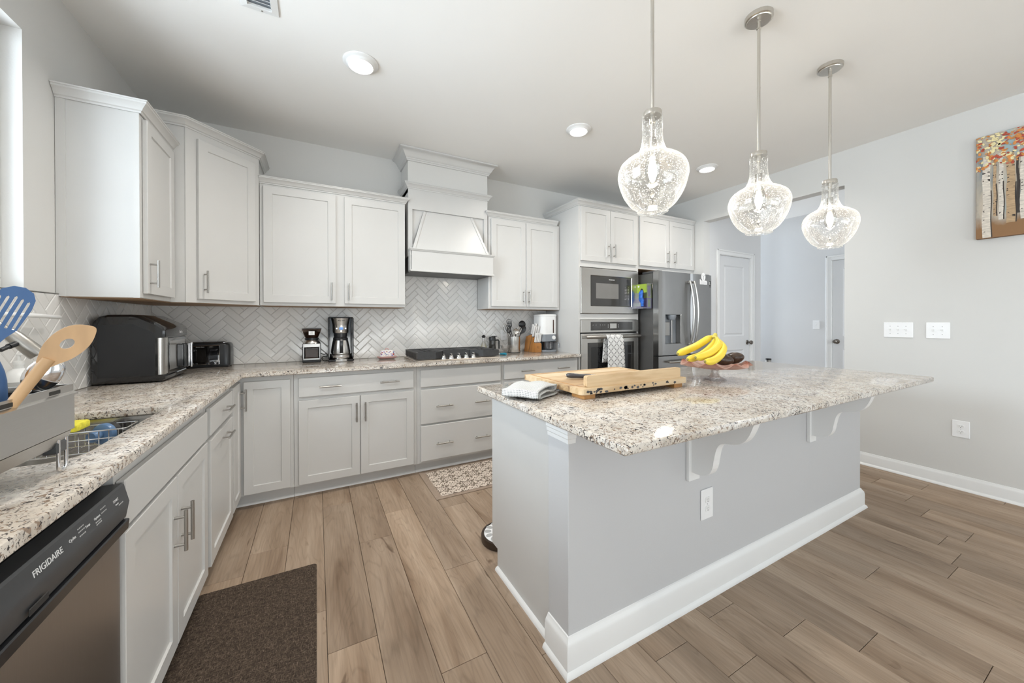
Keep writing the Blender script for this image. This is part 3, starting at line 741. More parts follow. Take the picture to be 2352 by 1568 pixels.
b.sweep([(1.794, -.30), (1.794, -.374), (2.578, -.374), (2.578, -.30)], [(0, 1.866), (.006, 1.868), (.012, 1.878), (.016, 1.881), (.016, 1.889), (-.02, 1.889), (-.02, 1.866)], 1)
b.sweep([(1.794, -.30), (1.794, -.374), (2.578, -.374), (2.578, -.30)], [(-.01, 1.688), (.010, 1.688), (.010, 1.696), (.002, 1.703), (-.01, 1.703)], 1)
b.build('valance', 'cabinet_white', t)
b = MB(); b.box(1.79, 2.552, -.366, -.012, 1.686, 1.83); b.build('hood_liner', 'hood_liner', t)
BIG = [(0, 0), (.012, 0), (.013, .012), (.018, .016), (.019, .024), (.026, .028), (.034, .040), (.046, .062), (.062, .078), (.070, .081), (.076, .083), (.080, .086), (.080, .098), (0, .098)]
crown(t, [(x0, -.002), (x0, yf), (x1, yf), (x1, -.002)], H-.002-.098, 1, sub=BIG)
crown(t, [(x0, -.002), (x0, yf-.004), (x1, yf-.004), (x1, -.002)], 2.432, 1, scale=.92)

# ------------------------------------------------------------------ base cabinets, back run
YF = -.600
def base_body(t, x0, x1, toe=True):
    b = MB(); b.box(x0, x1, YF, -.002, .088, .882); b.box(x0, x1, -.535, -.52, 0, .088)
    return b.build('cabinet_body', 'cabinet_white', t)
def shoe(t, path, side):
    b = MB(); b.sweep(path, [(0, 0), (.015, 0), (.014, .007), (.009, .013), (0, .016)], side); return b.build('shoe_moulding', 'trim_white', t, smooth=40)
# corner carousel cabinet
t = thing('corner_base_cabinet', 'white corner base cabinet with two narrow folding doors meeting in the inner corner', 'cabinet', (.4, -.4, 0))
b = MB(); L6 = [(.002, -.002), (.002, -.868), (.602, -.868), (.602, -.600), (.920, -.600), (.920, -.002)]
b.prism(L6, .088, .882, 'xy'); b.prism([(.01, -.01), (.01, -.868), (.535, -.868), (.535, -.535), (.920, -.535), (.920, -.01)], 0, .088, 'xy'); b.build('cabinet_body', 'cabinet_white', t)
dr = shaker(t, FL, -.862, -.624, .100, .852, .6035, rail=.05); bar_pull(dr, FL, -.656, .6225, .735)
shaker(t, FB, .636, .900, .100, .850, .6015, rail=.052)
shoe(t, [(.535, -.868), (.535, -.535), (.920, -.535)], 1)
# double door cabinet
t = thing('base_cabinet', 'white base cabinet with one wide two-handled drawer over two doors below the coffee maker', 'cabinet', (1.35, -.3, 0))
base_body(t, .922, 1.779)
dw = slab(t, FB, .951, 1.752, .717, .852, .601); bar_pull(dw, FB, 1.151, .620, .783, False); bar_pull(dw, FB, 1.563, .620, .783, False)
for a, c, h in ((.951, 1.349, 1.325), (1.355, 1.752, 1.386)): dr = shaker(t, FB, a, c, .100, .692, .601); bar_pull(dr, FB, h, .620, .574)
shoe(t, [(.922, -.535), (1.779, -.535)], 1)
# drawer cabinet under cooktop
t = thing('base_cabinet', 'white base cabinet with a false front and two deep drawers below the cooktop', 'cabinet', (2.17, -.3, 0))
base_body(t, 1.781, 2.549)
slab(t, FB, 1.808, 2.534, .712, .852, .601, 'false_front')
for z0, z1 in ((.410, .690), (.106, .394)):
    dw = slab(t, FB, 1.808, 2.534, z0, z1, .601); zc = .549 if z0 > .3 else .240
    bar_pull(dw, FB, 2.001, .620, zc, False); bar_pull(dw, FB, 2.345, .620, zc, False)
shoe(t, [(1.781, -.535), (2.549, -.535)], 1)
# right cabinet
t = thing('base_cabinet', 'white base cabinet with one wide drawer over two doors below the knife block', 'cabinet', (2.99, -.3, 0))
base_body(t, 2.551, 3.426)
dw = slab(t, FB, 2.572, 3.405, .717, .852, .601); bar_pull(dw, FB, 2.806, .620, .786, False); bar_pull(dw, FB, 3.214, .620, .788, False)
for a, c, h in ((2.572, 2.986, 2.955), (2.992, 3.405, 3.02)): dr = shaker(t, FB, a, c, .100, .692, .601); bar_pull(dr, FB, h, .620, .574)
shoe(t, [(2.551, -.535), (3.426, -.535)], 1)
# ------------------------------------------------------------------ base cabinets, left run
XF = .605
def left_body(t, y0, y1, top=.882):
    b = MB(); b.box(.002, XF, y0, y1, .088, top); b.box(.52, .535, y0, y1, 0, .088); b.build('cabinet_body', 'cabinet_white', t)
t = thing('base_cabinet', 'white base cabinet with one drawer over a single door, between sink and corner', 'cabinet', (.3, -1.15, 0))
left_body(t, -1.432, -.870)
dw = slab(t, FL, -1.402, -.902, .717, .845, XF+.001); bar_pull(dw, FL, -1.110, XF+.020, .783, False)
dr = shaker(t, FL, -1.402, -.902, .100, .692, XF+.001); bar_pull(dr, FL, -1.110, XF+.020, .640, False)
shoe(t, [(.535, -1.432), (.535, -.870)], 1)
t = thing('sink_base_cabinet', 'white sink base cabinet with a false front and two doors, right of the dishwasher', 'cabinet', (.3, -1.85, 0))
b = MB(); b.box(.56, XF, -2.278, -1.434, .088, .882); b.box(.002, .56, -2.278, -2.262, .088, .882); b.box(.002, .56, -1.45, -1.434, .088, .882); b.box(.002, .56, -2.262, -1.45, .088, .105); b.box(.52, .535, -2.278, -1.434, 0, .088)
b.build('cabinet_body', 'cabinet_white', t)
slab(t, FL, -2.270, -1.462, .717, .842, XF+.001, 'false_front')
for a, c, h in ((-2.270, -1.872, -1.908), (-1.866, -1.462, -1.832)): dr = shaker(t, FL, a, c, .100, .704, XF+.001); bar_pull(dr, FL, h, XF+.020, .52)
shoe(t, [(.535, -2.278), (.535, -1.434)], 1)
t = thing('base_cabinet', 'white base cabinet end beyond the dishwasher', 'cabinet', (.3, -2.95, 0))
left_body(t, -3.0, -2.892)

# ------------------------------------------------------------------ countertops
def stone(name, loops, z0, z1, e, label):
    """slab from an outer loop (counter-clockwise) and hole loops (clockwise) with eased edges"""
    bm = bmesh.new(); tops = []
    def off(lp, d):
        out = []; n = len(lp)
        for i in range(n):
            a, b_, c = Vector(lp[i-1]), Vector(lp[i]), Vector(lp[(i+1) % n])
            n1 = (b_-a).normalized(); n2 = (c-b_).normalized(); n1 = Vector((-n1.y, n1.x)); n2 = Vector((-n2.y, n2.x))
            k = (n1+n2).normalized(); out.append(b_+k*(d/max(.3, k.dot(n1))))
        return out
    caps = {z1: [], z0: []}
    for lp in loops:
        lvl = [(off(lp, e), z1), (off(lp, e*.3), z1-e*.3), (off(lp, 0), z1-e), (off(lp, 0), z0+e), (off(lp, e), z0)]
        vs = [[bm.verts.new((p[0], p[1], z)) for p in q] for q, z in lvl]
        n = len(lp)
        for a, c in zip(vs, vs[1:]):
            for i in range(n): bm.faces.new([a[i], a[(i+1) % n], c[(i+1) % n], c[i]])
        for key, ring in ((z1, vs[0]), (z0, vs[-1])):
            for i in range(n):
                ed = bm.edges.get([ring[i], ring[(i+1) % n]]); caps[key].append(ed)
    for key in caps: bmesh.ops.triangle_fill(bm, use_beauty=True, use_dissolve=False, edges=caps[key])
    bmesh.ops.recalc_face_normals(bm, faces=bm.faces)
    me = bpy.data.meshes.new(name); bm.to_mesh(me); bm.free(); me.materials.append(MATS['granite'])
    me.shade_smooth(); me.set_sharp_from_angle(angle=math.radians(40))
    o = bpy.data.objects.new(name, me); COL.objects.link(o); OFF[o.name] = Vector((0, 0, 0))
    return tag(o, label, 'countertop')
def rrect(x0, x1, y0, y1, r, n=6, cw=False):
    p = []
    for cx, cy, a in ((x1-r, y1-r, 0), (x0+r, y1-r, 90), (x0+r, y0+r, 180), (x1-r, y0+r, 270)):
        for i in range(n+1): q = math.radians(a+90*i/n); p.append((cx+r*cos(q), cy+r*sin(q)))
    return p[::-1] if cw else p
SINK = (.125, .535, -2.275, -1.625)
stone('countertop', [[(.0005, -3.0), (.640, -3.0), (.640, -.680), (.655, -.655), (3.427, -.655), (3.427, -.0005), (.0005, -.0005)], rrect(*SINK, .06, cw=True)], .884, CT, .005,
      'speckled cream and grey granite countertop running round the corner under the wall cabinets')

# sink, faucet
t = thing('kitchen_sink', 'stainless steel undermount sink in the counter beside the dish rack', 'sink', (.33, -1.95, .70))
b = MB(); A = rrect(SINK[0]-.012, SINK[1]+.012, SINK[2]-.012, SINK[3]+.012, .06); Bq = rrect(SINK[0]-.004, SINK[1]+.004, SINK[2]-.004, SINK[3]+.004, .06); Cq = rrect(SINK[0]+.006, SINK[1]-.006, SINK[2]+.006, SINK[3]-.006, .06); Dq = rrect(SINK[0]+.05, SINK[1]-.05, SINK[2]+.05, SINK[3]-.05, .06)
b.rings([[(x, y, .8828) for x, y in A], [(x, y, .8828) for x, y in Bq], [(x, y, .72) for x, y in Cq], [(x, y, .702) for x, y in Dq]], cap=False)
b.add([(x, y, .702) for x, y in Dq], [list(range(len(Dq)))]); b.build('basin', 'steel', t, smooth=50)
b = MB(); b.lathe((.33, -1.95, .7025), [(.0001, .001), (.03, .001), (.042, .004), (.045, .001)], 24, cap=False); b.build('drain', 'chrome', t, smooth=40)
t = thing('faucet', 'stainless pull-down kitchen faucet behind the blue slotted turner', 'faucet', (.07, -1.95, CT))
b = MB(); b.lathe((.07, -1.95, CT), [(.0001, .0003), (.027, .0003), (.027, .006), (.022, .010), (.020, .10), (.015, .108), (.0001, .108)], 24, cap=False)
b.tube(spline([(.07, -1.95, CT+.10), (.07, -1.95, 1.17), (.085, -1.948, 1.25), (.13, -1.94, 1.30), (.19, -1.93, 1.29), (.235, -1.915, 1.245), (.258, -1.905, 1.215)], 6), .0115, 14); b.build('spout', 'nickel', t, smooth=40)
b = MB(); b.tube([(.252, -1.908, 1.226), (.262, -1.904, 1.21), (.303, -1.893, 1.155), (.306, -1.892, 1.151)], [.014, .0185, .0215, .020], 20); b.build('spray_head', 'nickel', t, smooth=40)
b = MB(); b.cyl((.272, -1.918, 1.188), (.268, -1.938, 1.181), .008, 12); b.cyl((.268, -1.938, 1.181), (.262, -1.958, 1.172), .006, 12); b.build('spray_button', 'black_plastic', t, smooth=40)
b = MB(); b.cyl((.07, -1.972, .98), (.07, -2.0, .985), .012, 14); b.cyl((.07, -2.0, .985), (.075, -2.07, 1.03), .006, 12); b.build('lever', 'nickel', t, smooth=40)
b = MB(); b.tube([(.012, -1.66, 1.283), (.05, -1.62, 1.283), (.06, -1.35, 1.278), (.06, -1.21, 1.273), (.057, -1.198, 1.273)], [.009, .009, .009, .009, .006], 14); b.cyl((.009, -1.66, 1.283), (.016, -1.656, 1.283), .018, 16)
tag(b.build('towel_bar', 'white_plastic', smooth=40), 'white rod-shaped towel bar on the tiled wall behind the spoons', 'towel bar')

# ------------------------------------------------------------------ tall oven cabinet and fridge cabinet
YT = -.609; FT = frame_back(0)
t = thing('tall_oven_cabinet', 'tall white cabinet holding the microwave and wall oven', 'cabinet', (3.86, -.3, 0))
b = MB()
b.box(3.430, 3.449, YT, -.002, .088, 2.45); b.box(4.262, 4.281, YT, -.002, .088, 2.45)
b.box(3.449, 4.262, YT, -.30, 1.812, 2.45); b.box(3.449, 4.262, YT, -.02, 1.265, 1.324); b.box(3.449, 4.262, YT, -.30, .088, .395)
b.box(3.449, 4.262, -.02, -.002, .088, 2.45); b.box(3.43, 4.281, -.535, -.52, 0, .088)
b.build('cabinet_body', 'cabinet_white', t)
for a, c, h in ((3.452, 3.846, 3.818), (3.850, 4.246, 3.892)): dr = shaker(t, FT, a, c, 1.872, 2.428, .610); bar_pull(dr, FT, h, .629, 1.995)
dw = slab(t, FT, 3.455, 4.256, .105, .380, .610); bar_pull(dw, FT, 3.855, .629, .25, False)
crown(t, [(3.430, -.002), (3.430, YT), (4.281, YT)], 2.436, 1)
t = thing('fridge_wall_cabinet', 'white two door cabinet above the refrigerator', 'cabinet', (4.77, -.3, 1.83))
b = MB(); b.box(4.283, 5.253, YT, -.002, 1.84, 2.45); b.build('cabinet_body', 'cabinet_white', t)
for a, c, h in ((4.294, 4.776, 4.745), (4.786, 5.245, 4.868)): dr = shaker(t, FT, a, c, 1.878, 2.440, .610); bar_pull(dr, FT, h, .629, 2.0)
crown(t, [(4.283, YT), (5.253, YT)], 2.436, 1)
under(t, 4.29, 5.245, YT+.01, -.01, 1.84)

# microwave
t = thing('microwave', 'built-in stainless microwave with black door above the wall oven', 'microwave', (3.853, -.3, 1.326))
b = MB(); b.box(3.455, 4.256, -.60, -.15, 1.33, 1.806); b.build('housing', 'black_plastic', t)
b = MB(FT); x0, x1, z0, z1 = 3.446, 4.260, 1.328, 1.802; i0, i1, j0, j1 = 3.578, 4.158, 1.408, 1.722
b.rings([[(x0, .6095, z0), (x1, .6095, z0), (x1, .6095, z1), (x0, .6095, z1)], [(x0, .627, z0), (x1, .627, z0), (x1, .627, z1), (x0, .627, z1)], [(x0+.004, .630, z0+.004), (x1-.004, .630, z0+.004), (x1-.004, .630, z1-.004), (x0+.004, .630, z1-.004)],
   [(i0-.006, .630, j0-.006), (i1+.006, .630, j0-.006), (i1+.006, .630, j1+.006), (i0-.006, .630, j1+.006)], [(i0, .624, j0), (i1, .624, j0), (i1, .624, j1), (i0, .624, j1)], [(i0, .6095, j0), (i1, .6095, j0), (i1, .6095, j1), (i0, .6095, j1)]], cap=False)
b.build('trim_frame', 'steel', t)
b = MB(FT); b.box(i0+.001, i1-.001, .61, .627, j0+.001, j1-.001, .002); mwd = b.build('door', 'dark_glass', t)
b = MB(FT); b.box(3.648, 3.965, .627, .6276, 1.487, 1.648); b.build('door_window', 'window_grey', mwd)
def MT(u, d, z, y0=0): return basis((u, y0-d, z), (1, 0, 0), (0, 0, 1), (0, -1, 0))
lettering('lettering', 'FRIGIDAIRE', .016, MT(3.868, .6272, 1.689), 'text_white', mwd)
b = MB(FT)
for r in range(9):
    for c in range(3):
        if r == 0 and c == 1: continue
        w = .010 if 1 <= r <= 4 else .005
        if r == 8: w = (.014, .004, .006)[c]
        b.box(4.064+c*.025-w/2, 4.064+c*.025+w/2, .627, .6274, 1.613-r*.0165, 1.6175-r*.0165)
b.build('keypad', 'text_grey', mwd)
b = MB(FT); b.box(4.085, 4.135, .627, .6273, 1.64, 1.70); b.build('display', 'black_gloss', mwd)
# wall oven
t = thing('wall_oven', 'built-in stainless wall oven with a patterned towel over its handle', 'oven', (3.853, -.3, .40))
b = MB(); b.box(3.455, 4.256, -.60, -.10, .40, 1.258); b.build('housing', 'black_plastic', t)
b = MB(FT); b.box(3.446, 4.260, .6095, .634, 1.130, 1.260, .003); cp = b.build('control_panel', 'steel', t)
b = MB(FT); b.box(3.570, 4.166, .634, .6355, 1.150, 1.240, .0005); gp = b.build('glass_panel', 'dark_glass', cp)
b = MB(FT); b.box(3.835, 3.928, .6355, .636, 1.170, 1.222); b.build('display', 'lcd_grey', gp)
b = MB(FT)
for u in (3.808, 3.952):
    for z in (1.184, 1.205): b.box(u-.004, u+.004, .6355, .6359, z-.006, z+.006)
for u in (3.60, 3.64, 3.70, 3.73, 3.76): b.box(u-.005, u+.005, .6355, .6359, 1.205, 1.209)
b.build('touch_marks', 'text_grey', gp)
b = MB(FT); x0, x1, z0, z1 = 3.452, 4.256, .42, 1.116
b.box(x0, x1, .6095, .632, z0, z1, .003); od = b.build('door', 'steel', t)
b = MB(FT); b.box(3.530, 4.190, .632, .6335, .47, 1.022, .0005); b.build('door_glass', 'dark_glass', od)
b = MB(FT); b.box(3.575, 4.145, .6335, .6338, .50, .978); b.build('door_window', 'black_gloss', od)
b = MB(FT); b.tube([(3.472, .682, 1.083), (3.50, .684, 1.083), (4.21, .684, 1.083), (4.238, .682, 1.083)], [.014, .017, .017, .014], 18)
for u in (3.492, 4.218): b.box(u-.012, u+.012, .632, .680, 1.072, 1.094, .003)
b.build('handle', 'nickel', od, smooth=40)
# towel hung over the oven handle
def hung_towel():
    b = MB(); b.uv = []; nx = 14
    def face(x0, x1, path, drift, uoff):
        rows = len(path); o = len(b.v)
        for i, (y, z, s) in enumerate(path):
            for k in range(nx+1):
                a = k/nx; x = x0+(x1-x0)*a + drift*s*(a-.3)
                wv = .004*sin(a*9+z*6)*min(1, s*3)
                b.v.append(Vector((x, y+wv, z))); b.uv.append((a*(x1-x0)+uoff, s))
        for i in range(rows-1):
            for k in range(nx):
                p = o+i*(nx+1)+k; b.f.append([p, p+1, p+nx+2, p+nx+1]); b.m.append(0)
    arc = [(-.684-.021*cos(q), 1.083+.021*sin(q)) for q in [PI*k/8 for k in range(9)]]
    pts = [(-.709, .738)] + [(-.708, .738+.345*k/9) for k in range(1, 9)] + [(y, z) for y, z in arc] + [(-.661, 1.083-.27*k/6) for k in range(1, 7)]
    path = []; s = 0
    for i, p in enumerate(pts):
        if i: s += math.hypot(p[0]-pts[i-1][0], p[1]-pts[i-1][1])
        path.append((p[0], p[1], s))
    path = [(y, z, s) for y, z, s in path]
    S_ = [(y, z, s) for y, z, s in path]
    o = len(b.v)
    for (y, z, s) in S_:
        front = z < 1.083 and y < -.69
        for k in range(nx+1):
            a = k/nx; dz = max(0, 1.083-z)
            x = 3.738+.222*a + (dz*.075*(a-.25) if front else -dz*.10*(1-a)-.012)
            wv = .004*sin(a*8+1)*min(1, dz*5)
            b.v.append(Vector((x, y-(abs(wv) if front else -abs(wv)*.3), z-(.006*a if front and dz > .3 else 0)))); b.uv.append((.222*a, s))
    for i in range(len(S_)-1):
        for k in range(nx): p = o+i*(nx+1)+k; b.f.append([p, p+1, p+nx+2, p+nx+1]); b.m.append(0)
    o = b.build('dish_towel', 'lattice_towel', smooth=180)
    md = o.modifiers.new('thickness', 'SOLIDIFY'); md.thickness = .003; md.offset = 0
    tag(o, 'white dish towel with black lattice pattern hanging on the oven handle', 'towel')
hung_towel()

# refrigerator
t = thing('refrigerator', 'stainless French door refrigerator with curved handles and a water dispenser', 'refrigerator', (4.78, -.45, 0))
b = MB(); b.box(4.330, 5.232, -.775, -.06, .03, 1.775, .004); b.build('body', 'fridge_side', t)
b = MB()
for x0, x1 in ((4.40, 4.44), (5.12, 5.16)):
    for y in (-.70, -.12): b.box(x0, x1, y-.02, y+.02, 0, .03)
b.build('feet', 'rubber_black', t)
b = MB(); b.box(4.335, 4.40, -.84, -.62, 1.777, 1.80, .004); b.box(5.16, 5.225, -.84, -.62, 1.777, 1.80, .004); b.build('hinge_cover', 'dark_grey', t)
def fr_door(name, x0, x1, z0, z1, hole=None):
    b = MB(); pr = []
    n = 10
    def ypos(x): return -.868+.012*((2*(x-x0)/(x1-x0)-1)**4)
    xs = sorted({x0, x0+.012, x1-.012, x1, *[x0+(x1-x0)*i/n for i in range(1, n)], *((hole[0], hole[1]) if hole else ())})
    zs = sorted({z0, z1, *((hole[2], hole[3]) if hole else ())})
    for a, c in zip(xs, xs[1:]):
        for e, g in zip(zs, zs[1:]):
            if hole and a >= hole[0]-1e-6 and c <= hole[1]+1e-6 and e >= hole[2]-1e-6 and g <= hole[3]+1e-6: continue
            b.add([(a, ypos(a), e), (c, ypos(c), e), (c, ypos(c), g), (a, ypos(a), g)], [(0, 1, 2, 3)])
    for x in (x0, x1): b.add([(x, ypos(x), z0), (x, -.785, z0), (x, -.785, z1), (x, ypos(x), z1)], [(0, 1, 2, 3)])
    for z in (z0, z1): b.add([(x, ypos(x), z) for x in xs]+[(x1, -.785, z), (x0, -.785, z)], [list(range(len(xs)+2))])
    b.add([(x0, -.785, z0), (x1, -.785, z0), (x1, -.785, z1), (x0, -.785, z1)], [(0, 1, 2, 3)])
    if hole:
        h0, h1, k0, k1 = hole; yi = -.80
        b.add([(h0, ypos(h0), k0), (h1, ypos(h1), k0), (h1, ypos(h1), k1), (h0, ypos(h0), k1), (h0, yi, k0), (h1, yi, k0), (h1, yi, k1), (h0, yi, k1)], [(0, 1, 5, 4), (1, 2, 6, 5), (2, 3, 7, 6), (3, 0, 4, 7), (4, 5, 6, 7)])
    return b.build(name, 'fridge_steel', t, smooth=25)
HL = (4.415, 4.680, .995, 1.318)
dl = fr_door('left_door', 4.322, 4.846, .872, 1.790, HL)
b = MB(); b.box(HL[0]+.002, HL[1]-.002, -.806, -.8005, HL[2]+.002, HL[3]-.002); b.box(HL[0]+.002, HL[0]+.012, -.858, -.806, HL[2]+.002, HL[3]-.002); b.build('dispenser_cavity', 'grey_plastic', dl)
b = MB(); b.box(HL[1]-.016, HL[1]-.003, -.872, -.806, HL[2]+.003, HL[3]-.003, .003); b.build('dispenser_trim', 'nickel', dl)
b = MB(); b.lathe((4.548, -.842, 1.262), [(.0001, 0), (.036, .0), (.048, .03), (.048, .052), (.0001, .052)], 20, cap=False); b.build('nozzle', 'grey_plastic', dl, smooth=40)
b = MB(); b.box(4.43, 4.515, -.845, -.832, 1.085, 1.235, .003); b.build('dispenser_paddle', 'nickel', dl)
b = MB(); b.box(4.556, 4.574, -.836, -.822, 1.0, 1.262, .003); b.build('dispenser_spout', 'nickel', dl)
dr_ = fr_door('right_door', 4.852, 5.236, .872, 1.790)
fz = fr_door('freezer_drawer', 4.322, 5.236, .10, .860)
b = MB(); b.box(4.33, 5.23, -.79, -.775, .03, .09); b.build('kick_grille', 'black_plastic', t)
def fr_handle(par, xc, s):
    b = MB(); P = [(xc, -.886-.052*sin(PI*k/14)**.8, 1.705-.735*k/14) for k in range(15)]
    rs = []
    for i, p in enumerate(P):
        w, d = .013, .011
        rs.append([(p[0]-w, p[1], p[2]), (p[0]-w*.6, p[1]-d, p[2]), (p[0]+w*.6, p[1]-d, p[2]), (p[0]+w, p[1], p[2]), (p[0]+w*.6, p[1]+d, p[2]), (p[0]-w*.6, p[1]+d, p[2])])
    b.rings(rs)
    for z, k in ((1.69, 0), (.985, 14)): b.box(P[k][0]-.010, P[k][0]+.010, -.884, -.862, z-.012, z+.012, .002)
    b.build('handle', 'nickel', par, smooth=50)
fr_handle(dl, 4.806, -1); fr_handle(dr_, 4.880, 1)
b = MB(); b.tube([(4.43, -.905, .800), (4.46, -.915, .800), (5.10, -.915, .800), (5.13, -.905, .800)], [.010, .014, .014, .010], 14)
for x in (4.46, 5.10): b.box(x-.01, x+.01, -.905, -.862, .790, .810, .002)
b.build('handle', 'nickel', fz, smooth=40)
# stickers on the right door
MS = basis((5.065, -.8705, 1.715), (1, 0, 0), (0, 0, 1), (0, -1, 0))
t = thing('fridge_magnet', 'white tree shaped magnet with a lettered base on the right fridge door', 'magnet', (5.065, -.871, 1.69))
b = MB(); o_ = [(.038*cos(2*PI*k/24), .047+.048*sin(2*PI*k/24)) for k in range(24)]
b.prism(o_, .0, .002, 'xy', M=MS); b.prism([(-.066, -.042), (.066, -.042), (.066, -.005), (.055, .004), (.018, .006), (.012, .02), (-.012, .02), (-.018, .004), (-.048, .004), (-.055, .02), (-.066, .018)], 0, .0021, 'xy', M=MS); b.build('plaque', 'plate_white', t)
b = MB(); b.box(-.004, .004, .015, .045, .0021, .0024, M=MS)
for a in (-1, 1): b.prism([(0, .04), (a*.02, .07), (a*.018, .073), (0, .05)], .0021, .0024, 'xy', M=MS)
for z in (-.012, -.024, -.034):
    for k in range(9): b.box(-.052+k*.0115, -.052+k*.0115+.008, z, z+.004, .0021, .0024, M=MS)
b.build('print', 'text_grey', t)
t = thing('fridge_sticker', 'small black label with a pale keyhole mark on the right fridge door', 'sticker', (5.193, -.862, 1.65))
MS = basis((5.193, -.8630, 1.683), (1, 0, 0), (0, 0, 1), (0, -1, 0))
b = MB(); b.box(-.027, .027, -.035, .036, 0, .0012, M=MS); b.build('label', 'text_black', t)
b = MB(); b.ball((0, .018, .0012), .009, 12, 6, sc=(1, 1.4, .06), M=MS); b.box(-.006, .006, -.006, .012, .0012, .0015, M=MS); b.box(-.02, .02, -.008, -.004, .0012, .0015, M=MS); b.box(-.02, .02, -.026, -.022, .0012, .0015, M=MS); b.build('print', 'lcd_grey', t)
# glove box in its acrylic holder
t = thing('glove_box_holder', 'clear acrylic holder stuck to the side of the refrigerator', 'holder', (4.29, -.69, 1.385))
b = MB()
for q in ((4.232, 4.328, -.775, -.615, 1.384, 1.387), (4.232, 4.235, -.775, -.615, 1.387, 1.56), (4.235, 4.328, -.775, -.772, 1.387, 1.66), (4.235, 4.328, -.618, -.615, 1.387, 1.66), (4.326, 4.329, -.772, -.618, 1.387, 1.66)): b.box(*q)
b.build('shell', 'acrylic', t)
t = thing('glove_box', 'green and purple box of blue disposable gloves in the holder on the refrigerator', 'box', (4.28, -.695, 1.3875))
b = MB(); z0, z1, zm = 1.3875, 1.655, 1.50
b.box(4.240, 4.322, -.768, -.622, z0, zm, m=0); b.box(4.240, 4.322, -.768, -.622, zm, z1, m=1)
b.box(4.262, 4.300, -.7685, -.768, z0+.015, zm-.015, m=1); b.box(4.262, 4.300, -.7685, -.768, zm+.015, z1-.02, m=0)
b.build('carton', ['purple_card', 'green_card'], t)
b = MB(); FRR = frame_right(4.240); b.add([(-.700+.030*cos(2*PI*k/28), .0006, 1.535+.072*sin(2*PI*k/28)) for k in range(28)], [list(range(28))], 0, FRR); b.build('opening', 'text_black', t)
b = MB(FRR); rs = []
for i in range(9):
    a = i/8; z = 1.585-.175*a; w = .018+.012*sin(PI*a)+.006*sin(a*13); d = .006+.014*sin(PI*min(1, a*1.3))
    rs.append([(-.700+.010*sin(a*5)+w*cos(2*PI*k/12), .004+d*max(-.2, sin(2*PI*k/12)), z+.004*sin(3*k)) for k in range(12)])
b.rings(rs); b.build('glove_cuff', 'glove_blue', t, smooth=60)
b = MB(FRR)
for k in range(10): q = 2*PI*k/10; b.box(-.640+.008*cos(q)-.004, -.640+.008*cos(q)+.004, .0004, .0012, 1.43+.012*sin(q)-.006, 1.43+.012*sin(q)+.006)
for k in range(5): b.box(-.675+.006*k, -.671+.006*k, .0004, .001, 1.41+.008*(k % 2), 1.45-.006*k)
b.lathe((-.655, .0004, 1.63), [(.0001, .0006), (.011, .0006), (.011, 0)], 16, axis='y', cap=False); b.build('print', 'text_white', t)

# dishwasher
t = thing('dishwasher', 'stainless dishwasher with a black control panel under the counter', 'dishwasher', (.33, -2.585, 0))
y0, y1 = -2.888, -2.282
b = MB(); b.box(.02, .585, y0+.004, y1-.004, .04, .855); b.build('tub', 'black_plastic', t)
b = MB(); b.box(.05, .56, y0+.02, y1-.02, 0, .04); b.box(.55, .56, y0, y1, .04, .115); b.build('kick_plate', 'black_plastic', t)
b = MB(); b.box(.586, .619, y0, y1, .118, .742, .004); b.build('door', 'dw_steel', t)
b = MB()
prof = [(.587, .748), (.624, .748), (.630, .753), (.6365, .792), (.634, .802), (.6265, .836), (.622, .840), (.587, .840)]
b.rings([[(x, y, z) for x, z in prof] for y in (y0, y0+.001, y1-.001, y1)]); dwp = b.build('control_panel', 'panel_grey', t, smooth=25)
b = MB(); b.prism([(.600, .722), (.634, .722), (.6365, .745), (.634, .7475), (.600, .7475)], y0+.0, y1-.0, 'xz'); b.build('lower_edge', 'black_plastic', dwp)
b = MB(); b.box(.6355, .6375, -2.655, -2.605, .757, .770, .001); b.build('vent_latch', 'rubber_black', dwp)
zz_ = Vector((.634-.6265, 0, .802-.836)).normalized(); nz_ = Vector((-zz_.z, 0, zz_.x)).normalized(); nz_ = nz_ if nz_.x > 0 else -nz_
def DWM(y, k): 
    o = Vector((.6265, y, .836)).lerp(Vector((.634, y, .802)), k)+nz_*.0002
    return basis(o, (0, 1, 0), -zz_, nz_)
lettering('lettering', 'FRIGIDAIRE', .0165, DWM(-2.592, .60), 'text_white', dwp, .0004)
for y, s, t_ in ((-2.517, .0085, 'Cycles'), (-2.462, .0075, 'Start'), (-2.424, .0075, 'Options'), (-2.338, .0085, 'START'), (-2.338, .005, 'Cancel')):
    k = .55 if t_ != 'Cancel' else .82
    lettering('lettering', t_ if t_ != 'Start' else 'Temp', s, DWM(y, k), 'text_white', dwp, .0003)
for y, n, ks in ((-2.485, 3, (.3, .5, .75)), (-2.395, 2, (.3, .55)), (-2.424, 2, (.8, .95)), (-2.322, 1, (.98,))):
    for k in ks[:n]:
        b = MB(DWM(y, k)); 
        for j in range(4): b.box(-.011+j*.006, -.0065+j*.006, -.0012, .0012, 0, .0004)
        b.build('indicator_marks', 'text_grey', dwp)

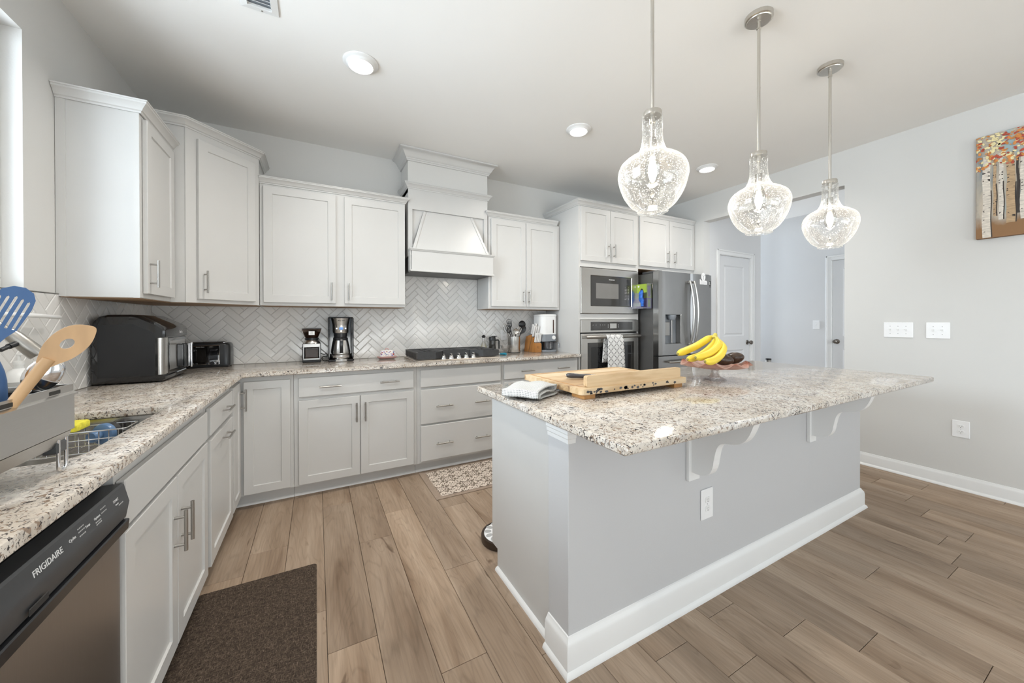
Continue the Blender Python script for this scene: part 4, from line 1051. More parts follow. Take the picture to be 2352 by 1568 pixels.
# ------------------------------------------------------------------ island
YI = -2.53; IX0, IX1 = 1.852, 4.275
t = thing('kitchen_island', 'white kitchen island with panelled end, tall baseboard and granite overhang', 'island', (3.05, -2.2, 0))
b = MB(); b.box(IX0, IX1, YI, -2.402, 0, .8835, .002); b.build('knee_wall', 'island_paint', t)
b = MB(); b.prism([(-2.402, .0), (-1.922, .0), (-1.922, .102), (-1.862, .102), (-1.862, .8835), (-2.402, .8835)], 1.866, 1.884, 'yz'); b.build('end_panel', 'cabinet_white', t)
b = MB(); b.box(1.885, IX1, -2.40, -1.866, .10, .8835); b.box(1.885, IX1, -2.40, -1.925, 0, .10); b.build('cabinet_body', 'cabinet_white', t)
FI = basis((0, -1.866, 0), (1, 0, 0), (0, 1, 0), (0, 0, 1))
w = (IX1-1.885)/4
for k in range(4):
    a, c = 1.885+w*k+.012, 1.885+w*(k+1)-.012
    dr = shaker(t, FI, a, c, .115, .69, .0005); bar_pull(dr, FI, c-.03 if k % 2 == 0 else a+.03, .0195, .58)
    dw = slab(t, FI, a, c, .715, .855, .0005); bar_pull(dw, FI, (a+c)/2, .0195, .785, False)
IB = [(0, 0), (.030, 0), (.030, .004), (.027, .012), (.021, .018), (.0185, .020), (.0185, .092), (.0165, .098), (.0165, .104), (.012, .112), (.007, .118), (.004, .126), (0, .128)]
b = MB(); b.sweep([(IX0, -2.404), (IX0, YI), (IX1, YI), (IX1, -1.93)], IB, 1); b.build('baseboard', 'trim_white', t, smooth=30)
b = MB(); b.sweep([(1.866, -1.925), (1.866, -2.404)], [(0, 0), (.016, 0), (.015, .007), (.010, .014), (0, .018)], 1); b.build('shoe_moulding', 'trim_white', t, smooth=40)
b = MB(); b.sweep([(IX0, -2.404), (IX0, YI), (IX0+.03, YI)], [(0, .815), (.004, .815), (.005, .830), (.008, .834), (.009, .848), (.012, .852), (.012, .8835), (0, .8835)], 1); b.build('cap_moulding', 'trim_white', t, smooth=30)
for xc in (2.525, 3.590):
    b = MB(); b.box(xc-.036, xc+.036, YI-.018, YI-.0005, .552, .8832, .002)
    P = [(0, .8832), (-.262, .8832), (-.262, .862)]
    P += [(p.x, p.y) for p in bezier([(-.258, .858, 0), (-.235, .785, 0), (-.215, .765, 0), (-.150, .760, 0)], 10)]
    P += [(p.x, p.y) for p in bezier([(-.146, .757, 0), (-.118, .752, 0), (-.110, .720, 0), (-.104, .680, 0)], 8)]
    P += [(p.x, p.y) for p in bezier([(-.102, .672, 0), (-.096, .600, 0), (-.060, .588, 0), (-.012, .592, 0)], 10)]
    P += [(0, .592)]
    b.prism([(YI-.016+y, z) for y, z in P], xc-.021, xc+.021, 'yz'); b.build('corbel', 'trim_white', t)
b = stone('island_countertop', [rrect(1.795, 4.306, -2.856, -1.822, .012, 3)], .884, CT, .006, 'speckled granite slab on the kitchen island')
def plate(name, label, cat, M, w, h, kind, n=1, group=None, loc=None):
    c = M @ Vector((0, 0, 0)); t = thing(name, label, cat, c, group)
    b = MB(M); b.box(-w/2, w/2, 0.0006, .0065, -h/2, h/2, .003); b.build('cover_plate', 'plate_white', t)
    for k in range(n):
        u = (k-(n-1)/2)*.046
        if kind == 'toggle':
            b = MB(M); b.box(u-.0055, u+.0055, .0065, .0075, -.013, .013); b.box(u-.004, u+.004, .0075, .017, -.002, .010, .0015); b.build('toggle', 'white_plastic', t)
            b = MB(M); b.cyl((u, .0066, .03), (u, .0074, .03), .0028, 10); b.cyl((u, .0066, -.03), (u, .0074, -.03), .0028, 10); b.build('screw', 'text_grey', t)
        elif kind == 'duplex':
            for s in (-1, 1):
                b = MB(M); z = s*.020
                b.prism([(u+.0172*cos(2*PI*i/24), z+max(-.0125, min(.0125, .0172*sin(2*PI*i/24)))) for i in range(24)], .0065, .009, 'xz'); r_ = b.build('socket', 'white_plastic', t)
                q = MB(M); q.box(u-.0072, u-.0056, .009, .0092, z-.001, z+.007); q.box(u+.0056, u+.0072, .009, .0092, z-.001, z+.006); q.cyl((u, .009, z-.007), (u, .0092, z-.007), .0024, 10); q.build('slots', 'text_black', r_)
            b = MB(M); b.cyl((u, .0066, 0), (u, .0074, 0), .0026, 10); b.build('screw', 'text_grey', t)
        elif kind == 'rocker':
            b = MB(M); b.box(u-.0165, u+.0165, .0065, .0095, -.033, .033, .0015); b.build('rocker', 'white_plastic', t)
    return t
plate('wall_outlet', 'white duplex outlet on the front of the island, under the left corbel', 'outlet', basis((2.632, YI, .417), (1, 0, 0), (0, -1, 0), (0, 0, 1)), .086, .137, 'duplex')
plate('light_switch', 'white three toggle switch plate on the right wall', 'switch', basis((XR, -2.446, 1.172), (0, 1, 0), (-1, 0, 0), (0, 0, 1)), .172, .124, 'toggle', 3)
plate('light_switch', 'white two toggle switch plate on the right wall', 'switch', basis((XR, -2.662, 1.172), (0, 1, 0), (-1, 0, 0), (0, 0, 1)), .124, .124, 'toggle', 2)
plate('wall_outlet', 'white duplex outlet low on the right wall above the baseboard', 'outlet', basis((XR, -2.776, .447), (0, 1, 0), (-1, 0, 0), (0, 0, 1)), .086, .124, 'duplex')
plate('light_switch', 'white single switch on the hall wall beside the far door', 'switch', basis((X2, -1.069, 1.186), (0, 1, 0), (-1, 0, 0), (0, 0, 1)), .078, .122, 'toggle')
plate('wall_outlet', 'white outlet on the tiled wall behind the utensil crock', 'outlet', basis((2.875, -.0088, 1.10), (1, 0, 0), (0, -1, 0), (0, 0, 1)), .075, .118, 'duplex')

# ------------------------------------------------------------------ ceiling fittings
def downlight(x, y, label):
    t = thing('recessed_light', label, 'ceiling light', (x, y, H), 'recessed ceiling lights')
    b = MB(); b.lathe((x, y, H), [(.098, -.0005), (.098, -.004), (.094, -.008), (.082, -.010), (.078, -.014), (.070, -.022), (.068, -.024), (.066, -.020), (.066, -.0005)], 40, cap=False); b.build('trim_ring', 'trim_white', t, smooth=40)
    b = MB(); b.lathe((x, y, H), [(.0655, -.019), (.050, -.021), (.025, -.022), (.0001, -.022)], 32, cap=False); b.build('lens', 'can_lens', t, smooth=60)
    l = bpy.data.lights.new('downlight', 'AREA'); l.shape = 'DISK'; l.size = .12; l.energy = 10; l.spread = math.radians(150); l.color = (1, .95, .88)
    o = bpy.data.objects.new('downlight_beam', l); COL.objects.link(o); o.location = (x, y, H-.03)
for x, y, s in ((1.300, -1.255, 'recessed ceiling light nearest the ceiling vent'), (2.911, -1.264, 'recessed ceiling light between the range hood and the first pendant'), (4.508, -1.287, 'recessed ceiling light in front of the refrigerator cabinet'), (.82, -2.75, 'unseen recessed light added as fill above the sink counter, out of the picture')): downlight(x, y, s)  # the last fixture is unseen, added to fill the sink side
t = thing('ceiling_vent', 'white louvred air vent in the ceiling above the counter', 'vent', (.834, -1.58, H))
b = MB(); x0, x1, y0, y1 = .748, .906, -1.76, -1.412
rr = lambda i, z: [(x0+i, y0+i, z), (x1-i, y0+i, z), (x1-i, y1-i, z), (x0+i, y1-i, z)]
b.rings([rr(0, H-.0005), rr(.002, H-.006), rr(.030, H-.011), rr(.033, H-.0005)], cap=False); b.build('frame', 'trim_white', t)
b = MB(); b.box(x0+.033, x1-.033, y0+.033, y1-.033, H-.0015, H-.0005); b.build('duct_shade', 'grey_plastic', t)  # dark sheet behind the louvres, the duct's shade put into colour
for k in range(13):
    y = y0+.045+k*(y1-y0-.09)/12
    b = MB(basis((0, y, H-.008), (1, 0, 0), (0, .75, .66), (0, -.66, .75))); b.box(x0+.031, x1-.031, -.006, .006, -.0006, .0006); b.build('louvre', 'trim_white', t)
b = MB(); b.cyl((.835, y1-.014, H-.0105), (.835, y1-.014, H-.0085), .004, 10); b.build('screw', 'nickel', t)

def pendant(x, label):
    y = -2.548; t = thing('pendant_light', label, 'pendant light', (x, y, H), 'pendant lights over the island')
    b = MB(); b.lathe((x, y, H), [(.0001, -.0005), (.0615, -.0005), (.0615, -.020), (.058, -.023), (.054, -.0235), (.052, -.027), (.012, -.028), (.0001, -.028)], 40, cap=False)
    for s in (-1, 1): b.ball((x+s*.030, y+s*.012, H-.030), .005, 12, 8)
    b.build('canopy', 'pendant_nickel', t, smooth=35)
    b = MB(); b.lathe((x, y, 0), [(.0001, H-.022), (.008, H-.026), (.0085, H-.058), (.0105, H-.060), (.0105, H-.065), (.007, H-.066), (.007, 2.42), (.0076, 2.42), (.0076, 2.415), (.007, 2.415), (.007, 2.088), (.0001, 2.088)], 16, cap=False); b.build('stem', 'pendant_nickel', t, smooth=40)
    b = MB(); b.lathe((x, y, 0), [(.0001, 2.094), (.034, 2.094), (.036, 2.090), (.036, 2.076), (.0345, 2.074), (.010, 2.074), (.010, 2.050), (.007, 2.047), (.007, 1.985), (.0001, 1.985)], 24, cap=False); b.build('cap', 'pendant_nickel', t, smooth=35)
    b = MB(); b.lathe((x, y, 0), [(.0001, 1.988), (.015, 1.988), (.0155, 1.955), (.014, 1.946), (.0001, 1.946)], 20, cap=False); b.build('socket', 'nickel', t, smooth=35)
    P = spline([(.0385, 0, 2.074), (.0385, 0, 2.030), (.039, 0, 1.990), (.0455, 0, 1.955), (.0605, 0, 1.926), (.094, 0, 1.906), (.122, 0, 1.882), (.134, 0, 1.848), (.130, 0, 1.810), (.113, 0, 1.762), (.087, 0, 1.722), (.062, 0, 1.702)], 5)
    prof = [(p.x, p.z) for p in P]+[(.0585, 1.699), (.0575, 1.695), (.060, 1.692), (.0575, 1.690), (.0555, 1.693)]
    b = MB(); b.lathe((x, y, 0), prof, 48, cap=False); sh = b.build('glass_shade', 'seeded_glass', t, smooth=180)
    b = MB(); b.lathe((x, y, 0), [(.012, 1.947), (.013, 1.935), (.022, 1.905), (.030, 1.875), (.030, 1.850), (.022, 1.822), (.010, 1.808), (.0001, 1.805)], 24, cap=False); bu = b.build('bulb', 'bulb_glass', t, smooth=180)
    b = MB(); b.lathe((x, y, 0), [(.0001, 1.908), (.008, 1.90), (.0140, 1.875), (.0140, 1.850), (.009, 1.832), (.0001, 1.828)], 16, cap=False); b.build('filament', 'bulb_glow', bu, smooth=60)
    l = bpy.data.lights.new('pendant_glow', 'POINT'); l.energy = 6; l.color = (1, .93, .82); l.shadow_soft_size = .02
    o = bpy.data.objects.new('pendant_glow', l); COL.objects.link(o); o.location = (x, y, 1.868)
for x, s in ((2.261, 'glass pendant lamp nearest the sink end of the island, largest in view'), (3.025, 'middle glass pendant lamp over the island'), (3.789, 'glass pendant lamp nearest the right wall, smallest in view')): pendant(x, s)

# ------------------------------------------------------------------ painting on the right wall
def painting():
    y0, y1, z0, z1 = -3.46, -2.848, 1.826, 2.548; d = .036
    t = thing('canvas_painting', 'unframed canvas painting of birch trunks under red and gold leaves', 'painting', (XR, (y0+y1)/2, (z0+z1)/2))
    M = basis((XR-.0006, 0, 0), (0, -1, 0), (-1, 0, 0), (0, 0, 1))  # local (towards the camera, out, z)
    a, c = -y1, -y0
    b = MB(M); b.box(a, c, 0, d, z0, z1, .003, 0); b.add([(a+.002, d+.0003, z0+.002), (c-.002, d+.0003, z0+.002), (c-.002, d+.0003, z1-.002), (a+.002, d+.0003, z1-.002)], [(0, 1, 2, 3)], 1)
    rp = random.Random(3); h = d+.0006
    def strip(pts, ws, m):
        vs = []; 
        for (u, z), w in zip(pts, ws): vs += [(max(a, u-w), h, z), (min(c, u+w), h, z)]
        b.add(vs, [(2*i, 2*i+1, 2*i+3, 2*i+2) for i in range(len(pts)-1)], m)
    trunks = [(.050, .020, .0, .80, 2), (.085, .008, .20, .75, 3), (.112, .011, .16, .80, 2), (.152, .020, .12, .78, 3), (.180, .006, .2, .74, 4), (.205, .017, .14, .76, 2), (.255, .010, .2, .7, 2), (.300, .024, .05, .75, 3), (.37, .018, .1, .8, 2), (.45, .026, .02, .8, 2), (.53, .018, .12, .8, 3)]
    for u, w, f0_, f1_, m in trunks:
        n = 14; pts = [(a+u+.0018*sin(i*.9+u*40)-.004*i/n, z0+.004+(z1-z0-.008)*(f0_+(f1_-f0_)*i/n)) for i in range(n+1)]
        strip(pts, [w*(1.1-.35*i/n)*(.93+.14*rp.random()) for i in range(n+1)], m); h += .0002
        for i in range(16):
            k = rp.randrange(n); pu, pz = pts[k]; L = w*rp.uniform(.25, .8); sgn = rp.choice((-1, 1)); q = pz+rp.uniform(0, .05); th = rp.uniform(.0015, .0045)
            e = pu+sgn*w*.8; b.add([(e, h, q-th), (e-sgn*L, h, q+th*.4), (e-sgn*L*.7, h, q+th*1.4), (e, h, q+th)], [(0, 1, 2, 3)], 4)
        sd = [(p[0]+w*.95, p[1]) for p in pts[:9]]; strip(sd, [.0025]*9, 4); h += .0002
    def leaf(u, z, r, m, ang):
        n = 9; b.add([(min(c-.003, max(a+.003, u+r*cos(2*PI*i/n)*cos(ang)-r*.6*sin(2*PI*i/n)*sin(ang))), h, min(z1-.004, z+r*cos(2*PI*i/n)*sin(ang)+r*.6*sin(2*PI*i/n)*cos(ang))) for i in range(n)], [list(range(n))], m)
    for i in range(520):
        u = a+rp.random()*(c-a); f = rp.random()
        z = z1-.002-(z1-z0)*(.30*f**1.2)*(1.15 if u < a+.07 else .75+.3*sin((u-a)*11))
        if u < a+.07: m = rp.choice((5, 6, 6, 7, 7, 6))
        else:
            cl = sin((u-a)*23+.4)+.6*sin(z*31); m = 7 if cl > .45 else rp.choice((5, 5, 6, 7))
        if i % 12 == 0: h += .00004
        leaf(u, z, rp.uniform(.005, .014), m, rp.random()*PI)
    strip([(a+.215, z0+.47), (a+.24, z0+.50), (a+.262, z0+.53), (a+.29, z0+.56)], [.006, .005, .004, .003], 3)
    strip([(a+.235, z0+.495), (a+.238, z0+.53), (a+.25, z0+.56)], [.004, .003, .002], 3)
    b.build('canvas', ['canvas_edge', 'painted_wood_scene', 'paint_bark', 'paint_bark_tan', 'paint_dark', 'paint_red', 'paint_orange', 'paint_cream'], t)
painting()

# ------------------------------------------------------------------ floor mats
b = MB()
pl = rrect(.585, 1.060, -2.42, -1.452, .018, 5)
b.prism(pl, .0004, .0095, 'xy'); tag(b.build('kitchen_mat', 'mat_weave'), 'dark brown woven mat on the floor in front of the sink', 'mat')
def rug():
    x0, x1, y0, y1 = 1.797, 2.56, -1.092, -.585
    b = MB(); b.box(x0, x1, y0, y1, .0004, .006, .002, 0)
    bx0, bx1, by0, by1 = x0+.045, x1-.045, y0+.030, y1-.030
    h = [.0063]
    b.add([(bx0, by0, h[0]), (bx1, by0, h[0]), (bx1, by1, h[0]), (bx0, by1, h[0])], [(0, 1, 2, 3)], 1)
    h[0] = .0067
    def stroke(pts, w, closed=False):
        P = [Vector((p[0], p[1])) for p in pts]; n = len(P); vs = []
        for i, p in enumerate(P):
            d = (P[(i+1) % n]-P[i-1]) if closed else (P[min(n-1, i+1)]-P[max(0, i-1)])
            if d.length < 1e-9: d = Vector((1, 0))
            d.normalize(); q = Vector((-d.y, d.x)); ww = w*(1 if closed else .45+.55*sin(PI*min(1, max(0, i/(n-1)))))
            for s in (-1, 1):
                r_ = p+q*(ww*s); vs.append((min(bx1, max(bx0, r_.x)), min(by1, max(by0, r_.y)), h[0]))
        f = [(2*i, 2*i+1, 2*i+3, 2*i+2) for i in range(n-1)]
        if closed: f.append((2*n-2, 2*n-1, 1, 0))
        b.add(vs, f, 2); h[0] += .0000015
    def blob(cx, cy, rx, ry, ang, n=14):
        vs = []
        for i in range(n):
            q = 2*PI*i/n; u, v = rx*cos(q), ry*sin(q)*(1-.35*cos(q)); x, y = cx+u*cos(ang)-v*sin(ang), cy+u*sin(ang)+v*cos(ang)
            vs.append((min(bx1, max(bx0, x)), min(by1, max(by0, y)), h[0]))
        b.add(vs, [list(range(n))], 2); h[0] += .0000015
    def spiral(cx, cy, r, a0, turns, s=1, n=26):
        return [(cx+r*(1-.82*i/n)*cos(a0+s*turns*2*PI*i/n), cy+r*(1-.82*i/n)*sin(a0+s*turns*2*PI*i/n)) for i in range(n+1)]
    W2 = .0042
    def motif(cx, cy, S_, fl):
        # rosette, ringed by scrolls, buds and leaf sprays
        for k in range(8): q = 2*PI*k/8; blob(cx+.022*S_*cos(q), cy+.022*S_*sin(q), .012*S_, .006*S_, q)
        blob(cx, cy, .007*S_, .007*S_, 0)
        stroke([(cx+(.043+.007*cos(8*2*PI*i/64))*S_*cos(2*PI*i/64), cy+(.043+.007*cos(8*2*PI*i/64))*S_*sin(2*PI*i/64)) for i in range(64)], W2*.8, True)
        for k in range(4):
            q = 2*PI*k/4+PI/4; ux, uy = cos(q), sin(q); vx, vy = -uy, ux
            for s in (-1, 1):
                c_ = (cx+ux*.088*S_+vx*s*.030*S_, cy+uy*.088*S_+vy*s*.030*S_)
                stroke(spiral(c_[0], c_[1], .026*S_, q+PI+s*.6, 1.25, s), W2)
                blob(cx+ux*.062*S_+vx*s*.034*S_, cy+uy*.062*S_+vy*s*.034*S_, .013*S_, .006*S_, q+s*.9)
            stroke([(cx+ux*(.055+.095*i/10)*S_+vx*.006*sin(i*.9)*S_, cy+uy*(.055+.095*i/10)*S_+vy*.006*sin(i*.9)*S_) for i in range(11)], W2*.8)
            blob(cx+ux*.128*S_, cy+uy*.128*S_, .016*S_, .008*S_, q)
            q2 = q+PI/4; ux, uy = cos(q2), sin(q2)
            blob(cx+ux*.070*S_, cy+uy*.070*S_, .018*S_, .009*S_, q2)
            for s in (-1, 1):
                stroke([(cx+ux*(.058+.05*i/8)*S_-uy*s*(.016*sin(PI*i/8)+.004)*S_, cy+uy*(.058+.05*i/8)*S_+ux*s*(.016*sin(PI*i/8)+.004)*S_) for i in range(9)], W2*.7)
                blob(cx+ux*.108*S_-uy*s*.022*S_, cy+uy*.108*S_+ux*s*.022*S_, .014*S_, .006*S_, q2+s*.8)
    P_ = .205
    for i in range(-1, 5):
        for j in range(-1, 4):
            cx = bx0+.03+i*P_+(P_/2 if j % 2 else 0); cy = by1-.04-j*.150
            motif(cx, cy, 1.0, i % 2)
    b.build_obj = b.build('patterned_rug', ['rug_border', 'rug_field', 'rug_cream'], recalc=False)
    tag(b.build_obj, 'tan kitchen rug with cream scroll pattern in front of the cooktop cabinet', 'rug')
rug()

# ------------------------------------------------------------------ counter appliances, back left corner
Z = CT + .0005
# air fryer oven, glass door facing the room (+x)
t = thing('air_fryer_oven', 'large black air fryer oven with steel trim standing in the counter corner', 'air fryer', (.165, -.665, Z))
ya, yb = -.865, -.462
side = [(.022, Z+.006), (.020, 1.215), (.030, 1.252), (.052, 1.280), (.085, 1.290), (.180, 1.291), (.205, 1.286), (.290, 1.240), (.312, 1.222), (.318, 1.205), (.318, 1.168), (.306, 1.165), (.306, .952), (.314, .945), (.314, .928), (.300, Z+.006)]
b = MB(); rs = []
for y, i in ((ya, .012), (ya+.006, .003), (ya+.014, 0), (yb-.014, 0), (yb-.006, .003), (yb, .012)):
    cx_, cz_ = .165, 1.10; rs.append([(cx_+(x-cx_)*(1-i/.16), y, cz_+(z-cz_)*(1-i/.19)) for x, z in side])
b.rings(rs); b.build('housing', 'black_gloss', t, smooth=30)
b = MB(); b.prism([(.05, 1.02), (.05, 1.235), (.19, 1.238), (.275, 1.19), (.275, .955), (.05, .955)], ya-.001, ya+.001, 'xz'); b.build('side_panel', 'black_plastic', t)
b = MB(); pf = [(-.006, .0), (-.004, .010), (.006, .016), (.03, .018), (.055, .018)]
b.rings([[(.300+o, ya+.008+q, z) for q, o in [(-.012, -.012), (-.012, -.002), (-.006, .006), (.006, .010), (.060, .010), (.060, 0)]] for z in (.958, 1.162)]); b.build('corner_trim', 'steel', t, smooth=40)
b = MB(); b.box(.305, .3105, ya+.075, yb-.012, .950, 1.160, .002); dd = b.build('glass_door', 'dark_glass', t)
b = MB(); b.box(.3105, .3115, ya+.10, yb-.03, .972, 1.14); b.build('door_window', 'window_grey', dd)
b = MB()
b.box(.3118, .352, -.655, -.638, .978, 1.116, .004); b.box(.3118, .352, -.575, -.558, .978, 1.116, .004); b.box(.340, .362, -.655, -.558, .974, 1.120, .004)
b.build('handle', 'black_gloss', dd)
b = MB(); b.box(.362, .372, -.600, -.582, .968, 1.126, .003); b.build('handle_bar', 'chrome', dd)
sl = Vector((.290-.205, 0, 1.240-1.286)).normalized(); so_ = Vector((-sl.z, 0, sl.x)); so_ = so_ if so_.z > 0 else -so_
lettering('lettering', 'Sur La', .020, basis(Vector((.3186, -.600, 1.190)), (0, 1, 0), (0, 0, 1), (1, 0, 0)), 'text_white', t, .0003)
b = MB()
for y in (ya+.04, yb-.04):
    for x in (.05, .28): b.cyl((x, y, Z), (x, y, Z+.007), .012, 14)
b.build('feet', 'rubber_black', t)

# toaster
t = thing('toaster', 'black and chrome toaster between the air fryer and the tiled wall', 'toaster', (.35, -.10, Z))
x0, x1, y0, y1, z0, z1 = .205, .490, -.172, -.020, Z+.012, 1.094
b = MB(); rs = []
for x, i in ((x0, .030), (x0+.006, .012), (x0+.018, .003), (x0+.035, 0), (x1-.035, 0), (x1-.018, .003), (x1-.006, .012), (x1, .030)):
    lo, hi = y0+i*.6, y1-i*.6; zt = z1-i*.7
    rs.append([(x, lo, z0), (x, hi, z0), (x, hi, zt-.02), (x, hi-.006, zt-.006), (x, hi-.02, zt), (x, lo+.02, zt), (x, lo+.006, zt-.006), (x, lo, zt-.02)])
b.rings(rs); b.build('body', 'black_plastic', t, smooth=40)
b = MB(); b.box(x0+.008, x1-.008, y0-.002, y1+.002, Z, z0, .004); b.build('base', 'black_plastic', t)
b = MB(); b.box(x0+.036, x1-.060, y0-.004, y0+.002, z0+.008, z1-.018, .003); fp = b.build('front_plate', 'chrome', t)
for xa in (.268, .392):
    b = MB(); b.box(xa-.022, xa+.028, y0-.0055, y0-.0035, .968, 1.060, .001); lv = b.build('lever_slot', 'black_gloss', fp)
    b = MB(); b.box(xa-.016, xa+.022, y0-.028, y0-.006, 1.036, 1.050, .004); b.build('lever', 'black_plastic', lv)
    b = MB(); b.cyl((xa-.003, y0-.004, .946), (xa-.003, y0-.014, .946), .013, 20)
    for s in (-1, 1): b.cyl((xa-.003+s*.029, y0-.004, .945), (xa-.003+s*.029, y0-.008, .945), .0075, 14)
    b.build('dial', 'black_plastic', fp, smooth=40)
lettering('lettering', 'Hamilton Beach', .0075, MT(.318, -y0+.0042, 1.066), 'text_grey', fp, .0002)
b = MB(); b.box(x0+.03, x1-.03, y0+.018, y1-.018, z1+.0005, z1+.004, .001)
tp = b.build('top_plate', 'chrome', t)
b = MB()
for y in (-.128, -.064): b.box(x0+.045, x1-.045, y-.010, y+.010, z1+.0042, z1+.0048)
b.build('bread_slots', 'gap_dark', tp)

# coffee grinder
t = thing('coffee_grinder', 'black and steel burr coffee grinder with a bean hopper, left of the coffee maker', 'coffee grinder', (1.028, -.115, Z))
cx, cy = 1.028, -.105
b = MB(); b.box(cx-.068, cx+.068, cy-.062, cy+.062, Z, Z+.018, .005); b.box(cx-.064, cx+.064, cy-.010, cy+.060, Z+.018, 1.070, .004)
for s in (-1, 1): b.box(cx+s*.064-.003, cx+s*.064+.003, cy-.060, cy-.01, Z+.018, 1.068, .002)
b.box(cx-.062, cx+.062, cy-.058, cy-.010, 1.052, 1.070, .003); b.build('body', 'black_plastic', t)
b = MB(); b.box(cx-.056, cx+.056, cy-.060, cy-.056, 1.040, 1.068, .001); b.box(cx-.056, cx+.056, cy-.060, cy-.056, Z+.019, Z+.034, .001)
for s in (-1, 1): b.box(cx+s*.059-.003, cx+s*.059+.003, cy-.064, cy-.06, Z+.02, 1.068, .001)
b.build('trim', 'fridge_steel', t)
b = MB(); b.box(cx-.050, cx+.050, cy-.056, cy-.012, Z+.020, 1.037, .004); bn = b.build('grounds_bin', 'dark_smoke', t)
b = MB(); b.box(cx-.047, cx+.047, cy-.053, cy-.014, Z+.022, 1.018, .003); b.build('coffee_grounds', 'coffee', bn)
b = MB(); b.lathe((cx, cy, 0), [(.066, 1.0705), (.064, 1.076), (.052, 1.094), (.046, 1.099), (.0001, 1.099)], 32, cap=False); b.build('collar', 'steel', t, smooth=35)
b = MB(); b.lathe((cx, cy, 0), [(.0001, 1.0995), (.050, 1.0995), (.052, 1.102), (.052, 1.112), (.048, 1.115), (.0001, 1.115)], 32, cap=False); b.build('dial_ring', 'black_plastic', t, smooth=35)
b = MB(); b.lathe((cx, cy, 0), [(.046, 1.1155), (.056, 1.140), (.066, 1.166), (.071, 1.186)], 32, cap=False); hp = b.build('hopper', 'dark_smoke', t, smooth=60)
b = MB(); b.lathe((cx, cy, 0), [(.0001, 1.116), (.044, 1.116), (.058, 1.150), (.061, 1.160), (.0001, 1.163)], 28, cap=False); b.build('coffee_beans', 'coffee', hp, smooth=40)
b = MB(); b.lathe((cx, cy, 0), [(.0001, 1.1865), (.073, 1.1865), (.074, 1.190), (.070, 1.193), (.0001, 1.194)], 32, cap=False); b.build('hopper_lid', 'black_plastic', hp, smooth=35)
b = MB(); b.box(cx-.021, cx+.021, cy-.072, cy-.0705, 1.140, 1.171); lb = b.build('label', 'plate_white', hp)
for k, (z, s) in enumerate(((1.164, .0055), (1.1565, .0055), (1.149, .0055))): lettering('lettering', ('GRIND', 'COFFEE', 'FRESH BEANS')[k][:8], s, MT(cx, -cy+.0722, z), 'text_black', lb, .0002)
b = MB(); b.tube(spline([(cx+.06, cy+.055, .985), (cx+.085, cy+.070, .966), (cx+.112, cy+.078, .968), (1.143, -.012, .950), (1.138, -.04, .945), (1.112, -.06, .950), (1.103, -.10, .935), (1.118, -.125, .9190), (1.142, -.11, .9185)], 6), .003, 8)
b.build('power_cord', 'rubber_black', t, smooth=60)

# coffee maker
t = thing('coffee_maker', 'tall black and steel drip coffee maker with a thermal carafe', 'coffee maker', (1.245, -.125, Z))
cx, y0, y1 = 1.246, -.220, -.025
b = MB(); b.box(cx-.099, cx+.099, y0+.01, y1, Z, Z+.020, .006); b.box(cx-.098, cx+.098, -.085, y1, Z+.02, 1.285, .008)
for s in (-1, 1): b.box(cx+s*.0985-.016 if s > 0 else cx-.0985, cx+.0985 if s > 0 else cx-.0985+.016, -.175, -.085, Z+.02, 1.283, .006)
b.box(cx-.096, cx+.096, -.165, -.06, 1.278, 1.288, .004); b.build('body', 'black_gloss', t)
b = MB(); b.lathe((cx, -.120, 0), [(.0001, Z+.0205), (.082, Z+.0205), (.084, Z+.024), (.083, .966), (.078, .969), (.0001, .969)], 40, cap=False); b.lathe((cx, -.13, 0), [(.0001, Z+.0005), (.090, Z+.0005), (.090, Z+.02), (.0001, Z+.02)], 40, cap=False)
b.build('warming_base', 'steel', t, smooth=35)
b = MB(); b.lathe((cx, -.135, 0), [(.0001, 1.153), (.058, 1.153), (.060, 1.157), (.060, 1.205), (.062, 1.225), (.071, 1.272), (.072, 1.278), (.0001, 1.278)], 40, cap=False); hd = b.build('brew_head', 'steel', t, smooth=35)
b = MB(); b.box(cx-.015, cx+.015, -.1975, -.1945, 1.180, 1.201, .001); b.build('clock_display', 'lcd_blue', hd)
b = MB()
for s in (-1, 1): b.cyl((cx+s*.034, -.184, 1.191), (cx+s*.034, -.1905, 1.191), .006, 14)
b.cyl((cx, -.190, 1.169), (cx, -.198, 1.169), .008, 14); b.build('buttons', 'chrome', hd, smooth=40)
lettering('lettering', 'Hamilton Beach', .0085, MT(cx, .2015, 1.258), 'text_black', hd, .002)
b = MB(); b.lathe((cx, -.135, 0), [(.0001, 1.118), (.050, 1.118), (.052, 1.1525), (.0001, 1.1525)], 28, cap=False); b.build('brew_basket', 'black_plastic', t, smooth=35)
t = thing('carafe', 'steel thermal carafe with black handle standing inside the coffee maker', 'carafe', (cx, -.135, .9695))
b = MB(); b.lathe((cx, -.135, 0), [(.0001, .9697), (.066, .9697), (.073, .978), (.073, .995), (.068, 1.035), (.060, 1.075), (.056, 1.090), (.0001, 1.090)], 36, cap=False); b.build('flask', 'steel', t, smooth=35)
b = MB(); b.lathe((cx, -.135, 0), [(.0001, 1.0902), (.056, 1.0902), (.056, 1.106), (.048, 1.116), (.0001, 1.117)], 32, cap=False); b.build('lid', 'black_plastic', t, smooth=35)
b = MB(); P = spline([(cx, -.185, 1.104), (cx, -.222, 1.108), (cx, -.240, 1.080), (cx, -.238, 1.030), (cx, -.222, .990), (cx, -.207, .985)], 5)
rs = [[(p.x-.0135, p.y, p.z), (p.x-.009, p.y-.008, p.z), (p.x+.009, p.y-.008, p.z), (p.x+.0135, p.y, p.z), (p.x+.009, p.y+.007, p.z), (p.x-.009, p.y+.007, p.z)] for p in P]
b.rings(rs); b.build('handle', 'black_plastic', t, smooth=50)

